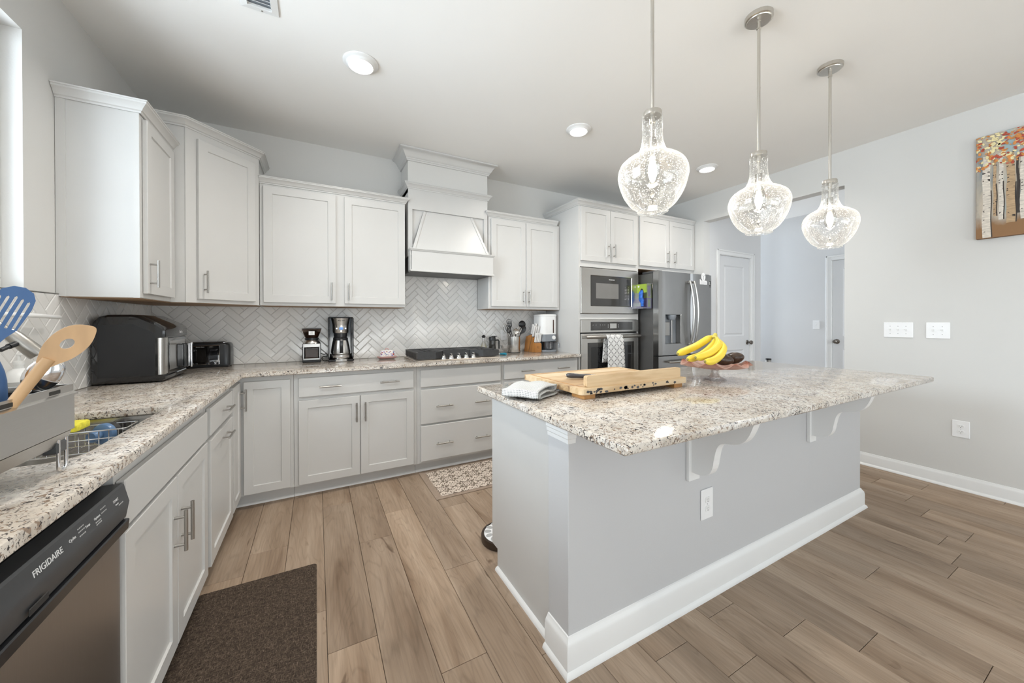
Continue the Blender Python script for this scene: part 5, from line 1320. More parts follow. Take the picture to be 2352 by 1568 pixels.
# butter dish
t = thing('butter_dish', 'pink butter dish with a flowered white lid, left of the cooktop', 'butter dish', (1.626, -.12, Z))
b = MB(); b.rings([[(x, y, z) for x, y in rrect(1.626-w, 1.626+w, -.12-d, -.12+d, .03)] for w, d, z in ((.066, .036, Z), (.078, .046, Z+.006), (.083, .051, Z+.014), (.083, .051, Z+.019), (.077, .045, Z+.018))]); b.build('plate', 'pink_glaze', t, smooth=40)
b = MB(); b.rings([[(x, y, z) for x, y in rrect(1.626-w, 1.626+w, -.12-d, -.12+d, .022)] for w, d, z in ((.068, .036, Z+.0195), (.068, .036, Z+.030), (.062, .031, Z+.062), (.052, .024, Z+.074))]); ld = b.build('lid', 'speckle_china', t, smooth=50)
b = MB(); b.tube([(1.612, -.12, Z+.073), (1.616, -.12, Z+.086), (1.626, -.12, Z+.090), (1.636, -.12, Z+.086), (1.640, -.12, Z+.073)], .004, 10); b.build('knob', 'pink_glaze', ld, smooth=60)
b = MB(); rp = random.Random(5)
for i in range(44):
    q = rp.uniform(-.06, .06); zc = Z+rp.uniform(.026, .064); yv = -.12-.036+(zc-Z-.03)*.155-.0006
    n = 7; r_ = rp.uniform(.002, .0065); b.add([(1.626+q*(.98)+r_*cos(2*PI*k/n), yv+.155*r_*.6*sin(2*PI*k/n)-.0004, zc+r_*.8*sin(2*PI*k/n)) for k in range(n)], [list(range(n))], i % 3)
b.build('flower_pattern', ['purple_card', 'blue_plastic', 'paint_red'], ld, recalc=False)

# ------------------------------------------------------------------ gas cooktop
t = thing('gas_cooktop', 'stainless gas cooktop with black cast iron grates and a front row of five knobs', 'cooktop', (2.17, -.30, Z))
x0, x1, y0, y1 = 1.790, 2.560, -.580, -.070
b = MB(); b.box(x0, x1, y0, y1, Z, Z+.007, .002); b.box(x0+.012, x1-.012, y0+.012, y1-.012, Z+.007, Z+.010, .002); b.build('top_plate', 'champagne_steel', t)
for bx_, by_, r_ in ((1.915, -.20, .042), (1.915, -.42, .034), (2.172, -.26, .055), (2.435, -.20, .036), (2.435, -.42, .042)):
    b = MB(); b.lathe((bx_, by_, Z+.010), [(.0001, 0), (r_+.014, 0), (r_+.012, .006), (r_, .008), (r_, .016), (r_-.004, .020), (.0001, .021)], 28, cap=False); b.build('burner', 'cast_iron', t, smooth=40)
def grate(xa, xb, ya_, yb_, cut):
    b = MB(); zt, h = .988, .013; zb = Z+.010
    # outer frame as a wall with the knob-side corner cut away
    P = [(xa, ya_), (xb, ya_), (xb, yb_), (xa, yb_)]
    if cut == 'r': P = [(xa, ya_), (xa+.155, ya_), (xb-.01, ya_+.085), (xb, ya_+.095), (xb, yb_), (xa, yb_)]
    if cut == 'l': P = [(xa, ya_+.095), (xa+.01, ya_+.085), (xb-.155, ya_), (xb, ya_), (xb, yb_), (xa, yb_)]
    b.sweep(P, [(0, zb+.008), (0, zt), (-.012, zt), (-.012, zb+.008)], 1, closed=True)
    n = 9
    for k in range(1, n):
        y = ya_+.10+(yb_-ya_-.11)*k/n
        b.box(xa+.004, xa+(xb-xa)*.36, y-.0045, y+.0045, zt-h-.004, zt+.001, .002); b.box(xb-(xb-xa)*.36, xb-.004, y-.0045, y+.0045, zt-h-.004, zt+.001, .002)
    xm = (xa+xb)/2
    for y in (ya_+.11, (ya_+yb_)/2, yb_-.05): b.box(xa+.01, xb-.01, y-.006, y+.006, zt-h-.002, zt, .002)
    b.box(xm-.006, xm+.006, ya_+.10, yb_-.005, zt-h-.002, zt, .002)
    for x in (xa+.012, xb-.012):
        for y in (ya_+.115, yb_-.02): b.cyl((x, y, zb+.0005), (x, y, zb+.01), .008, 10)
    b.build('grate', 'cast_iron', t)
grate(1.800, 2.044, -.548, -.085, 'r'); grate(2.048, 2.300, -.452, -.085, None); grate(2.304, 2.550, -.548, -.085, 'l')
b = MB()
for k in range(11): y = -.12-.036*k; b.box(1.7985, 1.8005, y-.009, y+.009, .935, .978)
b.build('grate_slots', 'gap_dark', t)
for k in range(5):
    x = 2.030+k*.0695; y = -.520
    b = MB(); b.lathe((x, y, Z+.0101), [(.0001, 0), (.024, 0), (.024, .004), (.021, .010), (.019, .024), (.016, .028), (.0001, .029)], 28, cap=False)
    b.box(x-.005, x+.005, y-.024, y+.020, Z+.034, Z+.056, .003); b.build('knob', 'chrome', t, smooth=35)

# ------------------------------------------------------------------ right end of the back counter
t = thing('oil_bottle', 'small glass oil bottle with pour spout and yellow oil behind the cooktop', 'bottle', (2.612, -.058, Z))
cx, cy = 2.612, -.058
b = MB(); b.lathe((cx, cy, 0), [(.040, Z), (.043, Z+.01), (.040, Z+.05), (.026, Z+.09), (.014, Z+.125), (.0115, Z+.165)], 24, cap=False); b.build('flask', 'clear_glass', t, smooth=60)
b = MB(); b.lathe((cx, cy, 0), [(.0001, Z+.002), (.038, Z+.002), (.040, Z+.01), (.038, Z+.050), (.0001, Z+.052)], 24, cap=False); b.build('oil', 'oil_yellow', t, smooth=40)
b = MB(); b.lathe((cx, cy, 0), [(.0001, Z+.160), (.014, Z+.160), (.022, Z+.172), (.018, Z+.180), (.008, Z+.190), (.0001, Z+.19)], 18, cap=False); b.build('stopper', 'black_plastic', t, smooth=40)
b = MB(); b.tube([(cx, cy, Z+.188), (cx+.002, cy-.002, Z+.215), (cx+.004, cy-.004, Z+.243)], [.006, .005, .004], 12); b.build('spout', 'chrome', t, smooth=60)
b = MB(); b.tube(spline([(cx+.014, cy-.004, Z+.13), (cx+.042, cy-.014, Z+.115), (cx+.050, cy-.016, Z+.075), (cx+.034, cy-.012, Z+.045)], 6), .0045, 10); b.build('handle', 'clear_glass', t, smooth=60)
t = thing('syrup_pitcher', 'black lidded pitcher with a handle between the oil bottle and the glass bowl', 'pitcher', (2.720, -.06, Z))
cx, cy = 2.712, -.06
b = MB(); b.lathe((cx, cy, 0), [(.0001, Z), (.038, Z), (.040, Z+.006), (.036, Z+.10), (.034, Z+.145), (.0001, Z+.145)], 26, cap=False); b.build('body', 'dark_glass', t, smooth=40)
b = MB(); b.lathe((cx, cy, 0), [(.036, Z+.128), (.037, Z+.158), (.031, Z+.170), (.0001, Z+.174)], 26, cap=False); b.box(cx-.01, cx+.052, cy-.012, cy+.002, Z+.170, Z+.178, .003); b.build('lid', 'black_plastic', t, smooth=40)
b = MB(); b.tube([(cx+.030, cy-.012, Z+.132), (cx+.060, cy-.022, Z+.134), (cx+.068, cy-.024, Z+.120), (cx+.068, cy-.024, Z+.040)], .008, 10); b.build('handle', 'black_plastic', t, smooth=50)
t = thing('glass_bowl', 'small footed glass bowl beside the utensil crock', 'bowl', (2.800, -.175, Z))
b = MB(); b.lathe((2.800, -.190, 0), [(.0001, Z), (.028, Z), (.026, Z+.006), (.010, Z+.014), (.012, Z+.022), (.030, Z+.032), (.045, Z+.052), (.050, Z+.085), (.047, Z+.085), (.041, Z+.055), (.026, Z+.037), (.0001, Z+.032)], 28, cap=False); b.build('bowl', 'clear_glass', t, smooth=60)
t = thing('bottle_brush', 'teal handled brush with white head lying on the counter by the cooktop', 'brush', (2.66, -.34, Z))
b = MB(); b.tube(spline([(2.705, -.395, Z+.012), (2.690, -.365, Z+.011), (2.672, -.33, Z+.009)], 5), [.011, .012, .0125, .013, .013, .012, .011, .0105, .010, .009, .009], 14); b.build('handle', 'teal_plastic', t, smooth=60)
b = MB(); b.tube([(2.672, -.33, Z+.009), (2.655, -.29, Z+.009), (2.640, -.255, Z+.010)], [.006, .006, .007], 12); b.build('neck', 'white_plastic', t, smooth=60)
b = MB(); b.lathe((2.630, -.235, Z+.0005), [(.0001, 0), (.022, 0), (.024, .018), (.018, .026), (.0001, .028)], 18, cap=False); b.build('bristle_head', 'plate_white', t, smooth=50)

# utensil crock and what stands in it
cx, cy = 2.925, -.150
t = thing('utensil_crock', 'brushed steel utensil crock on the counter left of the knife block', 'utensil crock', (cx, cy, Z))
b = MB(); b.lathe((cx, cy, 0), [(.0001, Z+.004), (.066, Z+.004), (.067, Z+.008), (.067, 1.086), (.064, 1.088), (.063, 1.086), (.063, Z+.014), (.0001, Z+.012)], 40, cap=False); b.build('cylinder', 'steel', t, smooth=35)
b = MB(); b.lathe((cx, cy, 0), [(.0001, Z), (.069, Z), (.069, Z+.004), (.0001, Z+.004)], 40, cap=False); b.build('base_ring', 'black_plastic', t, smooth=35)
def head_frame(p, d, face):
    d = Vector(d).normalized(); n = Vector(face); n = (n-d*n.dot(d)).normalized(); x = d.cross(n); return basis(p, x, d, n)
def oval(M, prof, th, m=0, cup=0.0, b=None, holes=None, n=12):
    """spoon-like head: prof = [(along, halfwidth)], curved by cup"""
    rows = []
    for a, w in prof:
        top = []; bot = []
        for i in range(n+1):
            s = -1+2*i/n; c_ = cup*(1-s*s)*(1 if w > 0 else 0)*min(1, w/max(q[1] for q in prof)*1.3)
            top.append((s*w, a, -c_+th/2)); bot.append((s*w, a, -c_-th/2))
        rows.append(top+bot[::-1])
    b.rings(rows, m, True, M); return b
def shaft(b, p0, p1, r, m=0): b.tube([p0, Vector(p0).lerp(Vector(p1), .5), p1], r, 10, m)
SPOON = [(.0, .005), (.012, .010), (.03, .022), (.05, .029), (.07, .030), (.085, .025), (.095, .014), (.099, .004)]
def utensil(name, label, cat, foot, neck, kind, mat, face=(0, -1, 0), mat2=None):
    t = thing(name, label, cat, foot, 'utensils in the steel crock')
    d = (Vector(neck)-Vector(foot)).normalized()
    b = MB(); shaft(b, foot, neck, [.0055, .0048, .0045]); b.build('handle', mat2 or mat, t, smooth=60)
    M = head_frame(neck, d, face); b = MB()
    if kind == 'spoon': oval(M, SPOON, .003, 0, .008, b)
    elif kind == 'ladle':
        b.ball((0, .045, .0), .043, 24, 14, sc=(1, 1, .55), M=M); b.build('head', mat, t, smooth=60); return t
    elif kind == 'solid': oval(M, [(0, .006), (.02, .018), (.05, .033), (.075, .032), (.095, .022), (.104, .006)], .003, 0, .010, b)
    elif kind == 'slots':
        for i in range(5):
            x = -.024+.012*i; L = .078-abs(i-2)*.009; b.tube([(x*.4, .0, 0), (x, .022, 0), (x*1.1, L, .006)], .0032, 8, 0, True, M)
        b.tube([(-.028, .062, .004), (-.026, .078, .005), (0, .094, .006), (.026, .078, .005), (.028, .062, .004), (.022, .02, 0), (0, .006, 0), (-.022, .02, 0)], .003, 8, 0, True, M, closed=True)
        b.tube([(-.026, .045, .003), (0, .048, .003), (.026, .045, .003)], .003, 8, 0, True, M)
    elif kind == 'strainer':
        oval(M, [(0, .006), (.010, .022), (.025, .034), (.042, .034), (.054, .024), (.062, .008)], .0025, 0, .014, b)
    elif kind == 'masher':
        for i in range(6): q = 2*PI*i/6; b.tube([(.0, .0, 0), (.016*cos(q), .02, .010*sin(q)), (.030*cos(q), .04, .020*sin(q)), (.022*cos(q), .07, .015*sin(q)), (0, .082, 0)], .0022, 8, 0, True, M)
        b.tube([(.031*cos(2*PI*k/20), .042, .021*sin(2*PI*k/20)) for k in range(20)], .002, 8, 0, True, M, closed=True)
    elif kind == 'tongs':
        b.tube([(-.012, .0, 0), (-.030, .03, 0), (-.034, .065, 0), (-.018, .096, 0), (.0, .103, 0)], [.002, .003, .0035, .004, .004], 8, 0, True, M)
        b.tube([(0, .103, 0), (.012, .09, 0), (.016, .06, 0), (.010, .02, 0), (.004, 0, 0)], [.004, .0035, .003, .003, .002], 8, 0, True, M)
    b.build('head', mat, t, smooth=60); return t
zf = Z+.018
utensil('slotted_spoon', 'black slotted spoon leaning left in the crock', 'spoon', (cx+.035, cy+.01, zf), (cx-.062, cy-.02, 1.125), 'slots', 'black_plastic')
utensil('tongs', 'steel looped tongs leaning far left in the crock', 'tongs', (cx+.020, cy+.04, zf), (cx-.064, cy+.020, 1.125), 'tongs', 'steel')
utensil('skimmer', 'black slotted server standing tallest at the back of the crock', 'server', (cx+.005, cy-.03, zf), (cx-.028, cy+.030, 1.180), 'slots', 'black_plastic')
utensil('strainer', 'steel ladle head in the middle of the crock', 'ladle', (cx-.005, cy-.005, zf), (cx-.003, cy-.045, 1.112), 'strainer', 'steel', mat2='brown_dark')
utensil('masher', 'steel wire whisk in the crock, right of the steel ladle', 'whisk', (cx-.03, cy-.02, zf), (cx+.030, cy-.03, 1.110), 'masher', 'steel')
utensil('ladle', 'black deep round ladle, highest utensil on the right of the crock', 'ladle', (cx-.03, cy+.02, zf), (cx+.090, cy+.015, 1.172), 'ladle', 'black_plastic')
utensil('serving_spoon', 'black solid serving spoon leaning right below the round ladle', 'spoon', (cx-.040, cy-.015, zf), (cx+.064, cy-.030, 1.105), 'solid', 'black_plastic')

# knife block
A = math.radians(4); MK = T(3.150, -.285, Z, A)
t = thing('knife_block', 'two-step wooden knife block full of white handled knives', 'knife block', (0, 0, 0))
b = MB(MK); b.prism([(0, 0), (0, .092), (.040, .106), (.075, 0)], -.040, .040, 'yz'); b.build('front_block', 'block_wood', t)
b = MB(MK); b.prism([(.0755, 0), (.0405, .106), (.052, .150), (.095, .185), (.178, .165), (.215, 0)], -.040, .040, 'yz'); b.build('rear_block', 'block_wood', t)
b = MB(MK); b.prism([(.122, .0), (.062, .158), (.070, .166), (.134, .0)], -.0405, .0405, 'yz'); b.build('slot_plate', 'block_wood_dark', t)
b = MB(MK)
for x in (-.008, .006): b.box(x-.003, x+.003, -.0005, 0, .052, .062); b.ball((x, -.0003, .066), .0022, 8, 6)
b.box(-.016, .016, -.0005, 0, .040, .0415); b.build('maker_mark', 'brown_dark', t)
t.location = (0, 0, 0)
def block_knife(p, d, L, w, label, group):
    t = thing('kitchen_knife', label, 'knife', MK @ Vector(p), group)
    d = Vector(d).normalized(); x = Vector((1, 0, 0)); n = x.cross(d).normalized()
    M = MK @ basis(p, x, d, n)
    b = MB(M); rs = []
    for a, hw, dn in ((0, .8, 0), (.08, 1, 0), (.35, .85, .0), (.7, .95, .001), (.92, 1.15, .003), (1, .9, .004)):
        h_ = w*hw; rs.append([(-.0075, a*L, -h_-dn), (-.0045, a*L, -h_-.003-dn), (.0045, a*L, -h_-.003-dn), (.0075, a*L, -h_-dn), (.0075, a*L, h_-dn), (.0045, a*L, h_+.003-dn), (-.0045, a*L, h_+.003-dn), (-.0075, a*L, h_-dn)])
    b.rings(rs); hd = b.build('handle', 'knife_white', t, smooth=30)
    b = MB(M)
    for a in (.2, .5, .8): b.cyl((-.0079, a*L, 0), (.0079, a*L, 0), .0026, 10)
    b.build('rivets', 'text_grey', hd)
    b = MB(M); b.box(-.006, .006, -.013, 0, -w*.8, w*.8, .001); b.build('bolster', 'steel', t)
k = 0
for i, x in enumerate((-.030, -.010, .010, .030)):
    block_knife((x, .020, .1125), (0, -.22, .97), .095, .0075, 'white handled steak knife in the front row of the knife block, %s' % ('leftmost', 'second from left', 'third from left', 'rightmost')[i], 'white handled knives in the block')
for i, (x, y, z, L) in enumerate(((-.028, .062, .172, .115), (-.004, .064, .174, .105), (.024, .062, .172, .115), (-.018, .100, .198, .105), (.018, .100, .198, .115))):
    block_knife((x, y, z), (0, -.30, .95), L, .0095, 'white handled large knife in the %s' % ('middle row of the knife block, leftmost', 'middle row of the knife block, centre', 'middle row of the knife block, rightmost', 'rear row of the knife block, left', 'rear row of the knife block, right')[i], 'white handled knives in the block')

# grain dispenser
cx, cy = 3.300, -.185
t = thing('rice_dispenser', 'white and grey countertop rice dispenser with a clear jug, beside the tall oven cabinet', 'dispenser', (cx, cy, Z))
def dloop(w, d0, d1, r, z): return [(x, y, z) for x, y in rrect(cx-w, cx+w, cy-d0, cy+d1, r, 8)]
b = MB(); b.rings([dloop(.108, .100, .105, .06, z) for z in (1.105, 1.300)]); b.build('hopper', 'white_plastic', t, smooth=40)
b = MB(); b.rings([dloop(w, d, d+.005, .06, z) for w, d, z in ((.110, .102, 1.3005), (.111, .103, 1.306), (.111, .103, 1.316), (.104, .096, 1.323))]); b.build('lid', 'white_plastic', t, smooth=40)
b = MB(); b.rings([dloop(.1085, .1005, .105, .06, z) for z in (1.029, 1.1045)]); b.rings([dloop(.108, -.015, .105, .05, z) for z in (Z+.020, 1.029)]); b.rings([dloop(w, .112, .105, .06, z) for w, z in ((.104, Z), (.108, Z+.004), (.108, Z+.018), (.104, Z+.020))]); b.build('base', 'grey_plastic', t, smooth=40)
b = MB(); b.box(cx+.036, cx+.050, cy-.1012, cy-.0996, 1.118, 1.262, .0005); b.build('level_window', 'coffee', t)
b = MB(); b.lathe((cx+.045, cy-.1005, 1.068), [(.0001, -.012), (.020, -.012), (.022, -.008), (.022, 0)], 24, axis='y', cap=False); b.build('button', 'white_plastic', t, smooth=40)
t = thing('measuring_jug', 'clear plastic measuring jug standing under the rice dispenser', 'jug', (cx, cy-.045, Z+.0205))
b = MB(); z0 = Z+.0208
b.lathe((cx+.005, cy-.040, 0), [(.0001, z0), (.058, z0), (.061, z0+.004), (.066, 1.022), (.063, 1.022), (.058, z0+.008), (.0001, z0+.006)], 28, cap=False); b.build('cup', 'acrylic', t, smooth=50)
b = MB(); b.tube([(cx+.068, cy-.055, 1.015), (cx+.100, cy-.098, 1.016), (cx+.107, cy-.110, 1.003), (cx+.107, cy-.110, .955)], .0065, 10); b.build('handle', 'acrylic', t, smooth=60)
b = MB()
for k in range(5): b.box(cx-.010+.002*(k % 2), cx+.012, cy-.1035, cy-.1030, .952+.012*k, .954+.012*k)
b.build('scale_marks', 'text_white', t)

# ------------------------------------------------------------------ on the island
t = thing('cutting_board', 'large wooden cutting board on feet with a raised stop along its near edge', 'cutting board', (2.40, -2.11, Z))
x0, x1, y0, y1, zb, zt = 2.052, 2.735, -2.360, -1.865, .936, .962
b = MB(); b.prism(rrect(x0, x1, y0, y1, .018, 4), zb, zt, 'xy')
rp = random.Random(11)
for i in range(30):   # scorch marks on the near edge
    x = x0+.03+(x1-x0-.06)*rp.random()**1.3; z = zb+.004+rp.random()*.016; r_ = rp.uniform(.003, .008)
    b.add([(x+r_*1.6*cos(2*PI*k/8)*rp.uniform(.6, 1.2), y0-.0005, min(zt-.001, max(zb+.001, z+r_*sin(2*PI*k/8)*rp.uniform(.6, 1.2)))) for k in range(8)], [list(range(8))], 1)
b.build('board', ['board_wood', 'knife_handle'], t)
b = MB()
for q in ((x0+.03, x1-.03, y0+.055, y0+.063), (x0+.03, x1-.03, y1-.034, y1-.026), (x0+.03, x0+.038, y0+.063, y1-.034), (x1-.038, x1-.03, y0+.063, y1-.034)): b.box(q[0], q[1], q[2], q[3], zt, zt+.0006)
b.build('juice_groove', 'spatula_wood', t)
b = MB(); P = rrect(2.098, 2.712, zt, zt+.050, .010, 4); b.prism([(x, z) for x, z in P if True], -2.336, -2.314, 'xz'); b.build('edge_stop', 'board_wood', t)
for x in (2.075, 2.650):
    b = MB(); b.prism([(x, y0+.012), (x+.06, y0+.012), (x+.07, y0+.03), (x+.07, y0+.10), (x, y0+.10)], Z, zb, 'xy'); b.build('foot', 'spatula_wood', t)
for x in (2.075, 2.650):
    b = MB(); b.box(x, x+.06, y1-.08, y1-.02, Z, zb, .003); b.build('foot', 'spatula_wood', t)
t = thing('chef_knife', 'chef knife with dark handle lying on the cutting board', 'knife', (2.2, -2.14, zt))
p0, p1 = Vector((2.178, -2.090, zt+.016)), Vector((2.268, -2.170, zt+.014)); d = (p1-p0).normalized(); up = Vector((0, 0, 1)); sd = d.cross(up).normalized(); up = sd.cross(d)
KM = basis(p0, d, sd, up)
b = MB(KM); rs = []
for a, h_, w_ in ((-.004, .006, .006), (0, .011, .010), (.02, .0125, .011), (.06, .0105, .010), (.10, .0115, .0105), (.118, .012, .0105)):
    rs.append([(a, w_*cos(2*PI*k/14), h_*sin(2*PI*k/14)) for k in range(14)])
b.rings(rs); hh = b.build('handle', 'knife_handle', t, smooth=50)
b = MB(KM); b.rings([[(a, w_*cos(2*PI*k/14), h_*sin(2*PI*k/14)) for k in range(14)] for a, h_, w_ in ((-.008, .007, .007), (-.0042, .0095, .0088))]); b.rings([[(a, w_*cos(2*PI*k/12), h_*sin(2*PI*k/12)) for k in range(12)] for a, h_, w_ in ((.1182, .0122, .0105), (.142, .012, .005))]); b.build('bolster', 'steel', t, smooth=50)
b = MB(KM); bl = [(.142, .010), (.20, .010), (.27, .007), (.335, -.010), (.30, -.0138), (.22, -.0146), (.142, -.0146)]
b.prism(bl, -.0011, .0011, 'xz'); b.build('blade', 'steel', t)
# folded waffle towel
def folded_towel():
    t = thing('folded_towel', 'white and grey waffle-weave towel folded on the corner of the island', 'towel', (1.93, -2.16, Z), None)
    A_ = math.radians(0); c = Vector((1.917, -2.165))
    ax = Vector((.60, -.80)).normalized(); ay = Vector((-ax.y, ax.x))   # ax runs from the rolled fold to the loose corner
    # profile across the fold: three layers wrapped round the near edge
    L = .150; lay = []
    th = .013
    def lay_path():
        P = [(L, .006)]
        for k in range(6): P.append((L-L*2*(k+1)/6*.95, .006))
        x_ = P[-1][0]
        for k in range(1, 7): q = PI*k/6; P.append((x_-.012*sin(q), .006+.012-.012*cos(q)-.0))
        for k in range(6): P.append((x_+(L*1.75)*(k+1)/6, .030+.004*sin(k*.9)))
        x2 = P[-1][0]
        for k in range(1, 7): q = PI*k/6; P.append((x2+.009*sin(q), .030+.0095-.0095*cos(q)))
        for k in range(7): P.append((x2-(L*1.98)*(k+1)/7, .049+.004*sin(k*1.1)-.0006*k*k*.4))
        x3 = P[-1][0]; 
        for k in range(1, 5): P.append((x3-.016*sin(PI/2*k/4), P[-1][1]-.0065))
        return P
    P = lay_path(); n = 12; b = MB(); b.uv = []; s = 0
    for i, (a, z) in enumerate(P):
        if i: s += math.hypot(a-P[i-1][0], z-P[i-1][1])
        for k in range(n+1):
            w = -.088+.176*k/n; w2 = w*(1+.05*sin(a*12+i*.2))
            bul = .006*sin(k/n*PI)*(z/.06)+.004*sin(k*.8+a*20)*(z/.06)
            p = c+ay*a*.62+ax*(w2+.01*sin(a*15))
            b.v.append(Vector((p.x, p.y, Z+max(.002, z*.92+bul)))); b.uv.append((w, s))
    for i in range(len(P)-1):
        for k in range(n): p = i*(n+1)+k; b.f.append([p, p+1, p+n+2, p+n+1]); b.m.append(0)
    o = b.build('cloth', 'waffle_cloth', t, smooth=180); md = o.modifiers.new('thickness', 'SOLIDIFY'); md.thickness = .004; md.offset = 1
folded_towel()

# fruit stand
BX, BY = 3.070, -2.290
t = thing('fruit_stand', 'pink ruffled glass fruit bowl on a clear pedestal, holding bananas and avocados', 'fruit bowl', (BX, BY, Z))
b = MB(); n = 144; rs = []
prof = [(.0005, .066), (.03, .066), (.06, .0675), (.095, .072), (.128, .081), (.152, .091), (.168, .099), (.176, .102)]
for r_, h_ in prof:
    k_ = max(0, (r_-.085)/.09); ring = []
    for i in range(n):
        q = 2*PI*i/n; wv = sin(9*q+.5)+.35*sin(4*q)
        ring.append((BX+(r_-.010*k_*wv)*cos(q), BY+(r_-.010*k_*wv)*sin(q), Z+h_+.011*k_**1.3*wv))
    rs.append(ring)
b.rings(rs, cap=False); o = b.build('bowl', 'pink_glass', t, smooth=180); md = o.modifiers.new('thickness', 'SOLIDIFY'); md.thickness = .004; md.offset = -1
b = MB(); rs = []
for r_, h_ in ((.058, .0), (.060, .003), (.048, .010), (.030, .020), (.020, .036), (.017, .050), (.024, .058), (.036, .0645)):
    rs.append([(BX+(r_*(1+.05*sin(8*2*PI*i/64)*(1 if r_ > .03 else 0)))*cos(2*PI*i/64), BY+(r_*(1+.05*sin(8*2*PI*i/64)*(1 if r_ > .03 else 0)))*sin(2*PI*i/64), Z+h_) for i in range(64)])
b.rings(rs); b.build('pedestal', 'clear_glass', t, smooth=50)
def banana(par, pts, r, mats=('banana_skin', 'banana_stem', 'banana_tip')):
    P = spline(pts, 7); K = len(P)-1; b = MB(); rs = []; up = None
    fr = []
    for i, p in enumerate(P):
        tt = (P[min(i+1, K)]-P[max(i-1, 0)]).normalized()
        if up is None: up = Vector((0, 0, 1))
        a = (up-tt*up.dot(tt)).normalized(); c = tt.cross(a); up = a
        f = i/K
        k = .30 if f < .08 else .30+.70*min(1, (f-.08)/.17)**.8
        if f > .80: k *= max(.16, math.cos((f-.80)/.20*PI/2*.93))
        fr.append([p+(a*cos(q)+c*sin(q))*(r*k*(1+.055*cos(5*q))) for q in [2*PI*j/20 for j in range(20)]])
    s1 = max(2, int(K*.12)); s2 = int(K*.965)
    b.rings(fr[:s1+1], 1, True); b.rings(fr[s1:s2+1], 0, True); b.rings(fr[s2:], 2, True)
    return b.build('banana', mats, par, smooth=50)
t = thing('banana_bunch', 'bunch of yellow bananas leaning over the left rim of the fruit bowl', 'bananas', (2.92, -2.34, 1.04))
banana(t, [(3.082, -2.283, 1.164), (3.050, -2.262, 1.146), (2.958, -2.25, 1.106), (2.847, -2.26, 1.083), (2.772, -2.27, 1.073)], .0195)
banana(t, [(3.070, -2.292, 1.160), (3.030, -2.300, 1.110), (2.930, -2.305, 1.066), (2.838, -2.322, 1.054), (2.765, -2.335, 1.050)], .0185)
banana(t, [(3.062, -2.300, 1.160), (3.018, -2.345, 1.124), (2.930, -2.368, 1.088), (2.832, -2.378, 1.067), (2.762, -2.382, 1.064)], .0195)
banana(t, [(3.066, -2.306, 1.158), (3.030, -2.362, 1.108), (2.950, -2.398, 1.068), (2.858, -2.415, 1.046), (2.785, -2.418, 1.046)], .0190)
b = MB(); b.tube([(3.060, -2.292, 1.152), (3.072, -2.290, 1.166), (3.080, -2.288, 1.176)], [.012, .013, .009], 10); b.build('stem', 'banana_stem', t, smooth=50)
def avocado(name, label, c, r, rz, tilt):
    M = Matrix.Translation(c) @ Matrix.Rotation(rz, 4, 'Z') @ Matrix.Rotation(tilt, 4, 'Y')
    b = MB(M); rs = []
    for i in range(1, 16):
        u = i/16; a = -cos(PI*u); w = sin(PI*u)*(1-.16*a); rs.append([(r*1.42*a, r*w*cos(2*PI*k/22), r*.96*w*sin(2*PI*k/22)) for k in range(22)])
    b.rings(rs)
    b.add([], [])
    o = b.build(name, 'avocado_skin', smooth=60); return tag(o, label, 'avocado', 'avocados in the fruit bowl')
avocado('avocado', 'dark avocado at the front of the fruit bowl, beside the bananas', (3.066, -2.347, 1.034), .0335, math.radians(-52), .08)
avocado('avocado', 'dark avocado behind the other, at the right of the fruit bowl', (3.158, -2.352, 1.040), .0345, math.radians(-80), -.25)
b = MB(); c = (3.135, -2.268, 1.050); rs = []
for j in range(1, 16):
    q = PI*j/16; rs.append([(c[0]+.036*sin(q)*cos(2*PI*k/26)*(1-.06*math.exp(-((k/26-.5)*9)**2)), c[1]+.036*sin(q)*sin(2*PI*k/26), c[2]-.035*cos(q)+.006*math.exp(-(PI-q)*3)*-1) for k in range(26)])
b.rings(rs); tag(b.build('peach', 'peach_skin', smooth=80), 'orange and red peach half hidden behind the bananas', 'peach')

# ------------------------------------------------------------------ dish rack and its utensils, over the near end of the sink
t = thing('dish_rack', 'grey stainless steel dish rack on wire legs beside the sink', 'dish rack', (.40, -2.55, CT))
RX, RY0, RY1 = .560, -2.95, -2.331
b = MB(); b.box(RX-.0025, RX, RY0, RY1, 1.003, 1.084, .001)
b.rings([[(x, y, z) for x, z in ((RX-.0025, 1.0845), (RX+.006, 1.0845), (RX+.006, 1.088), (RX-.002, 1.092), (RX-.002, 1.108), (RX-.006, 1.108), (RX-.006, 1.0845))] for y in (RY0, RY1)])
b.box(.155, RX-.003, RY1-.003, RY1, 1.003, 1.108, .001); b.box(.155, .158, RY0, RY1-.003, 1.003, 1.108)
b.box(.158, RX-.003, RY0+.003, RY1-.003, 1.003, 1.006); b.build('tray', 'steel', t)
for y in (-2.40, -2.545): b = MB(); b.box(RX-.0019, RX-.0012, y-.018, y+.018, 1.094, 1.102); b.build('grip_slot', 'gap_dark', t)
b = MB(); b.prism([(RX-.001, 1.002), (RX-.010, .974), (RX-.050, .966), (.20, .966), (.165, 1.002)], RY0+.02, RY1-.012, 'xz'); b.build('drip_tray', 'fridge_steel', t)
b = MB(); b.box(RX-.030, RX-.004, RY1-.055, RY1-.018, .958, .985, .003); b.build('leg_bracket', 'dark_grey', t)
for (x, y) in ((RX-.006, RY1-.035), (.19, RY1-.035), (RX-.006, RY0+.06), (.19, RY0+.06)):
    b = MB(); b.tube(spline([(x, y-.014, .99), (x, y-.014, .935), (x, y-.012, .922), (x, y, CT+.0037), (x, y+.012, .922), (x, y+.014, .935), (x, y+.014, .99)], 5), .0035, 10); b.build('leg', 'chrome', t, smooth=60)
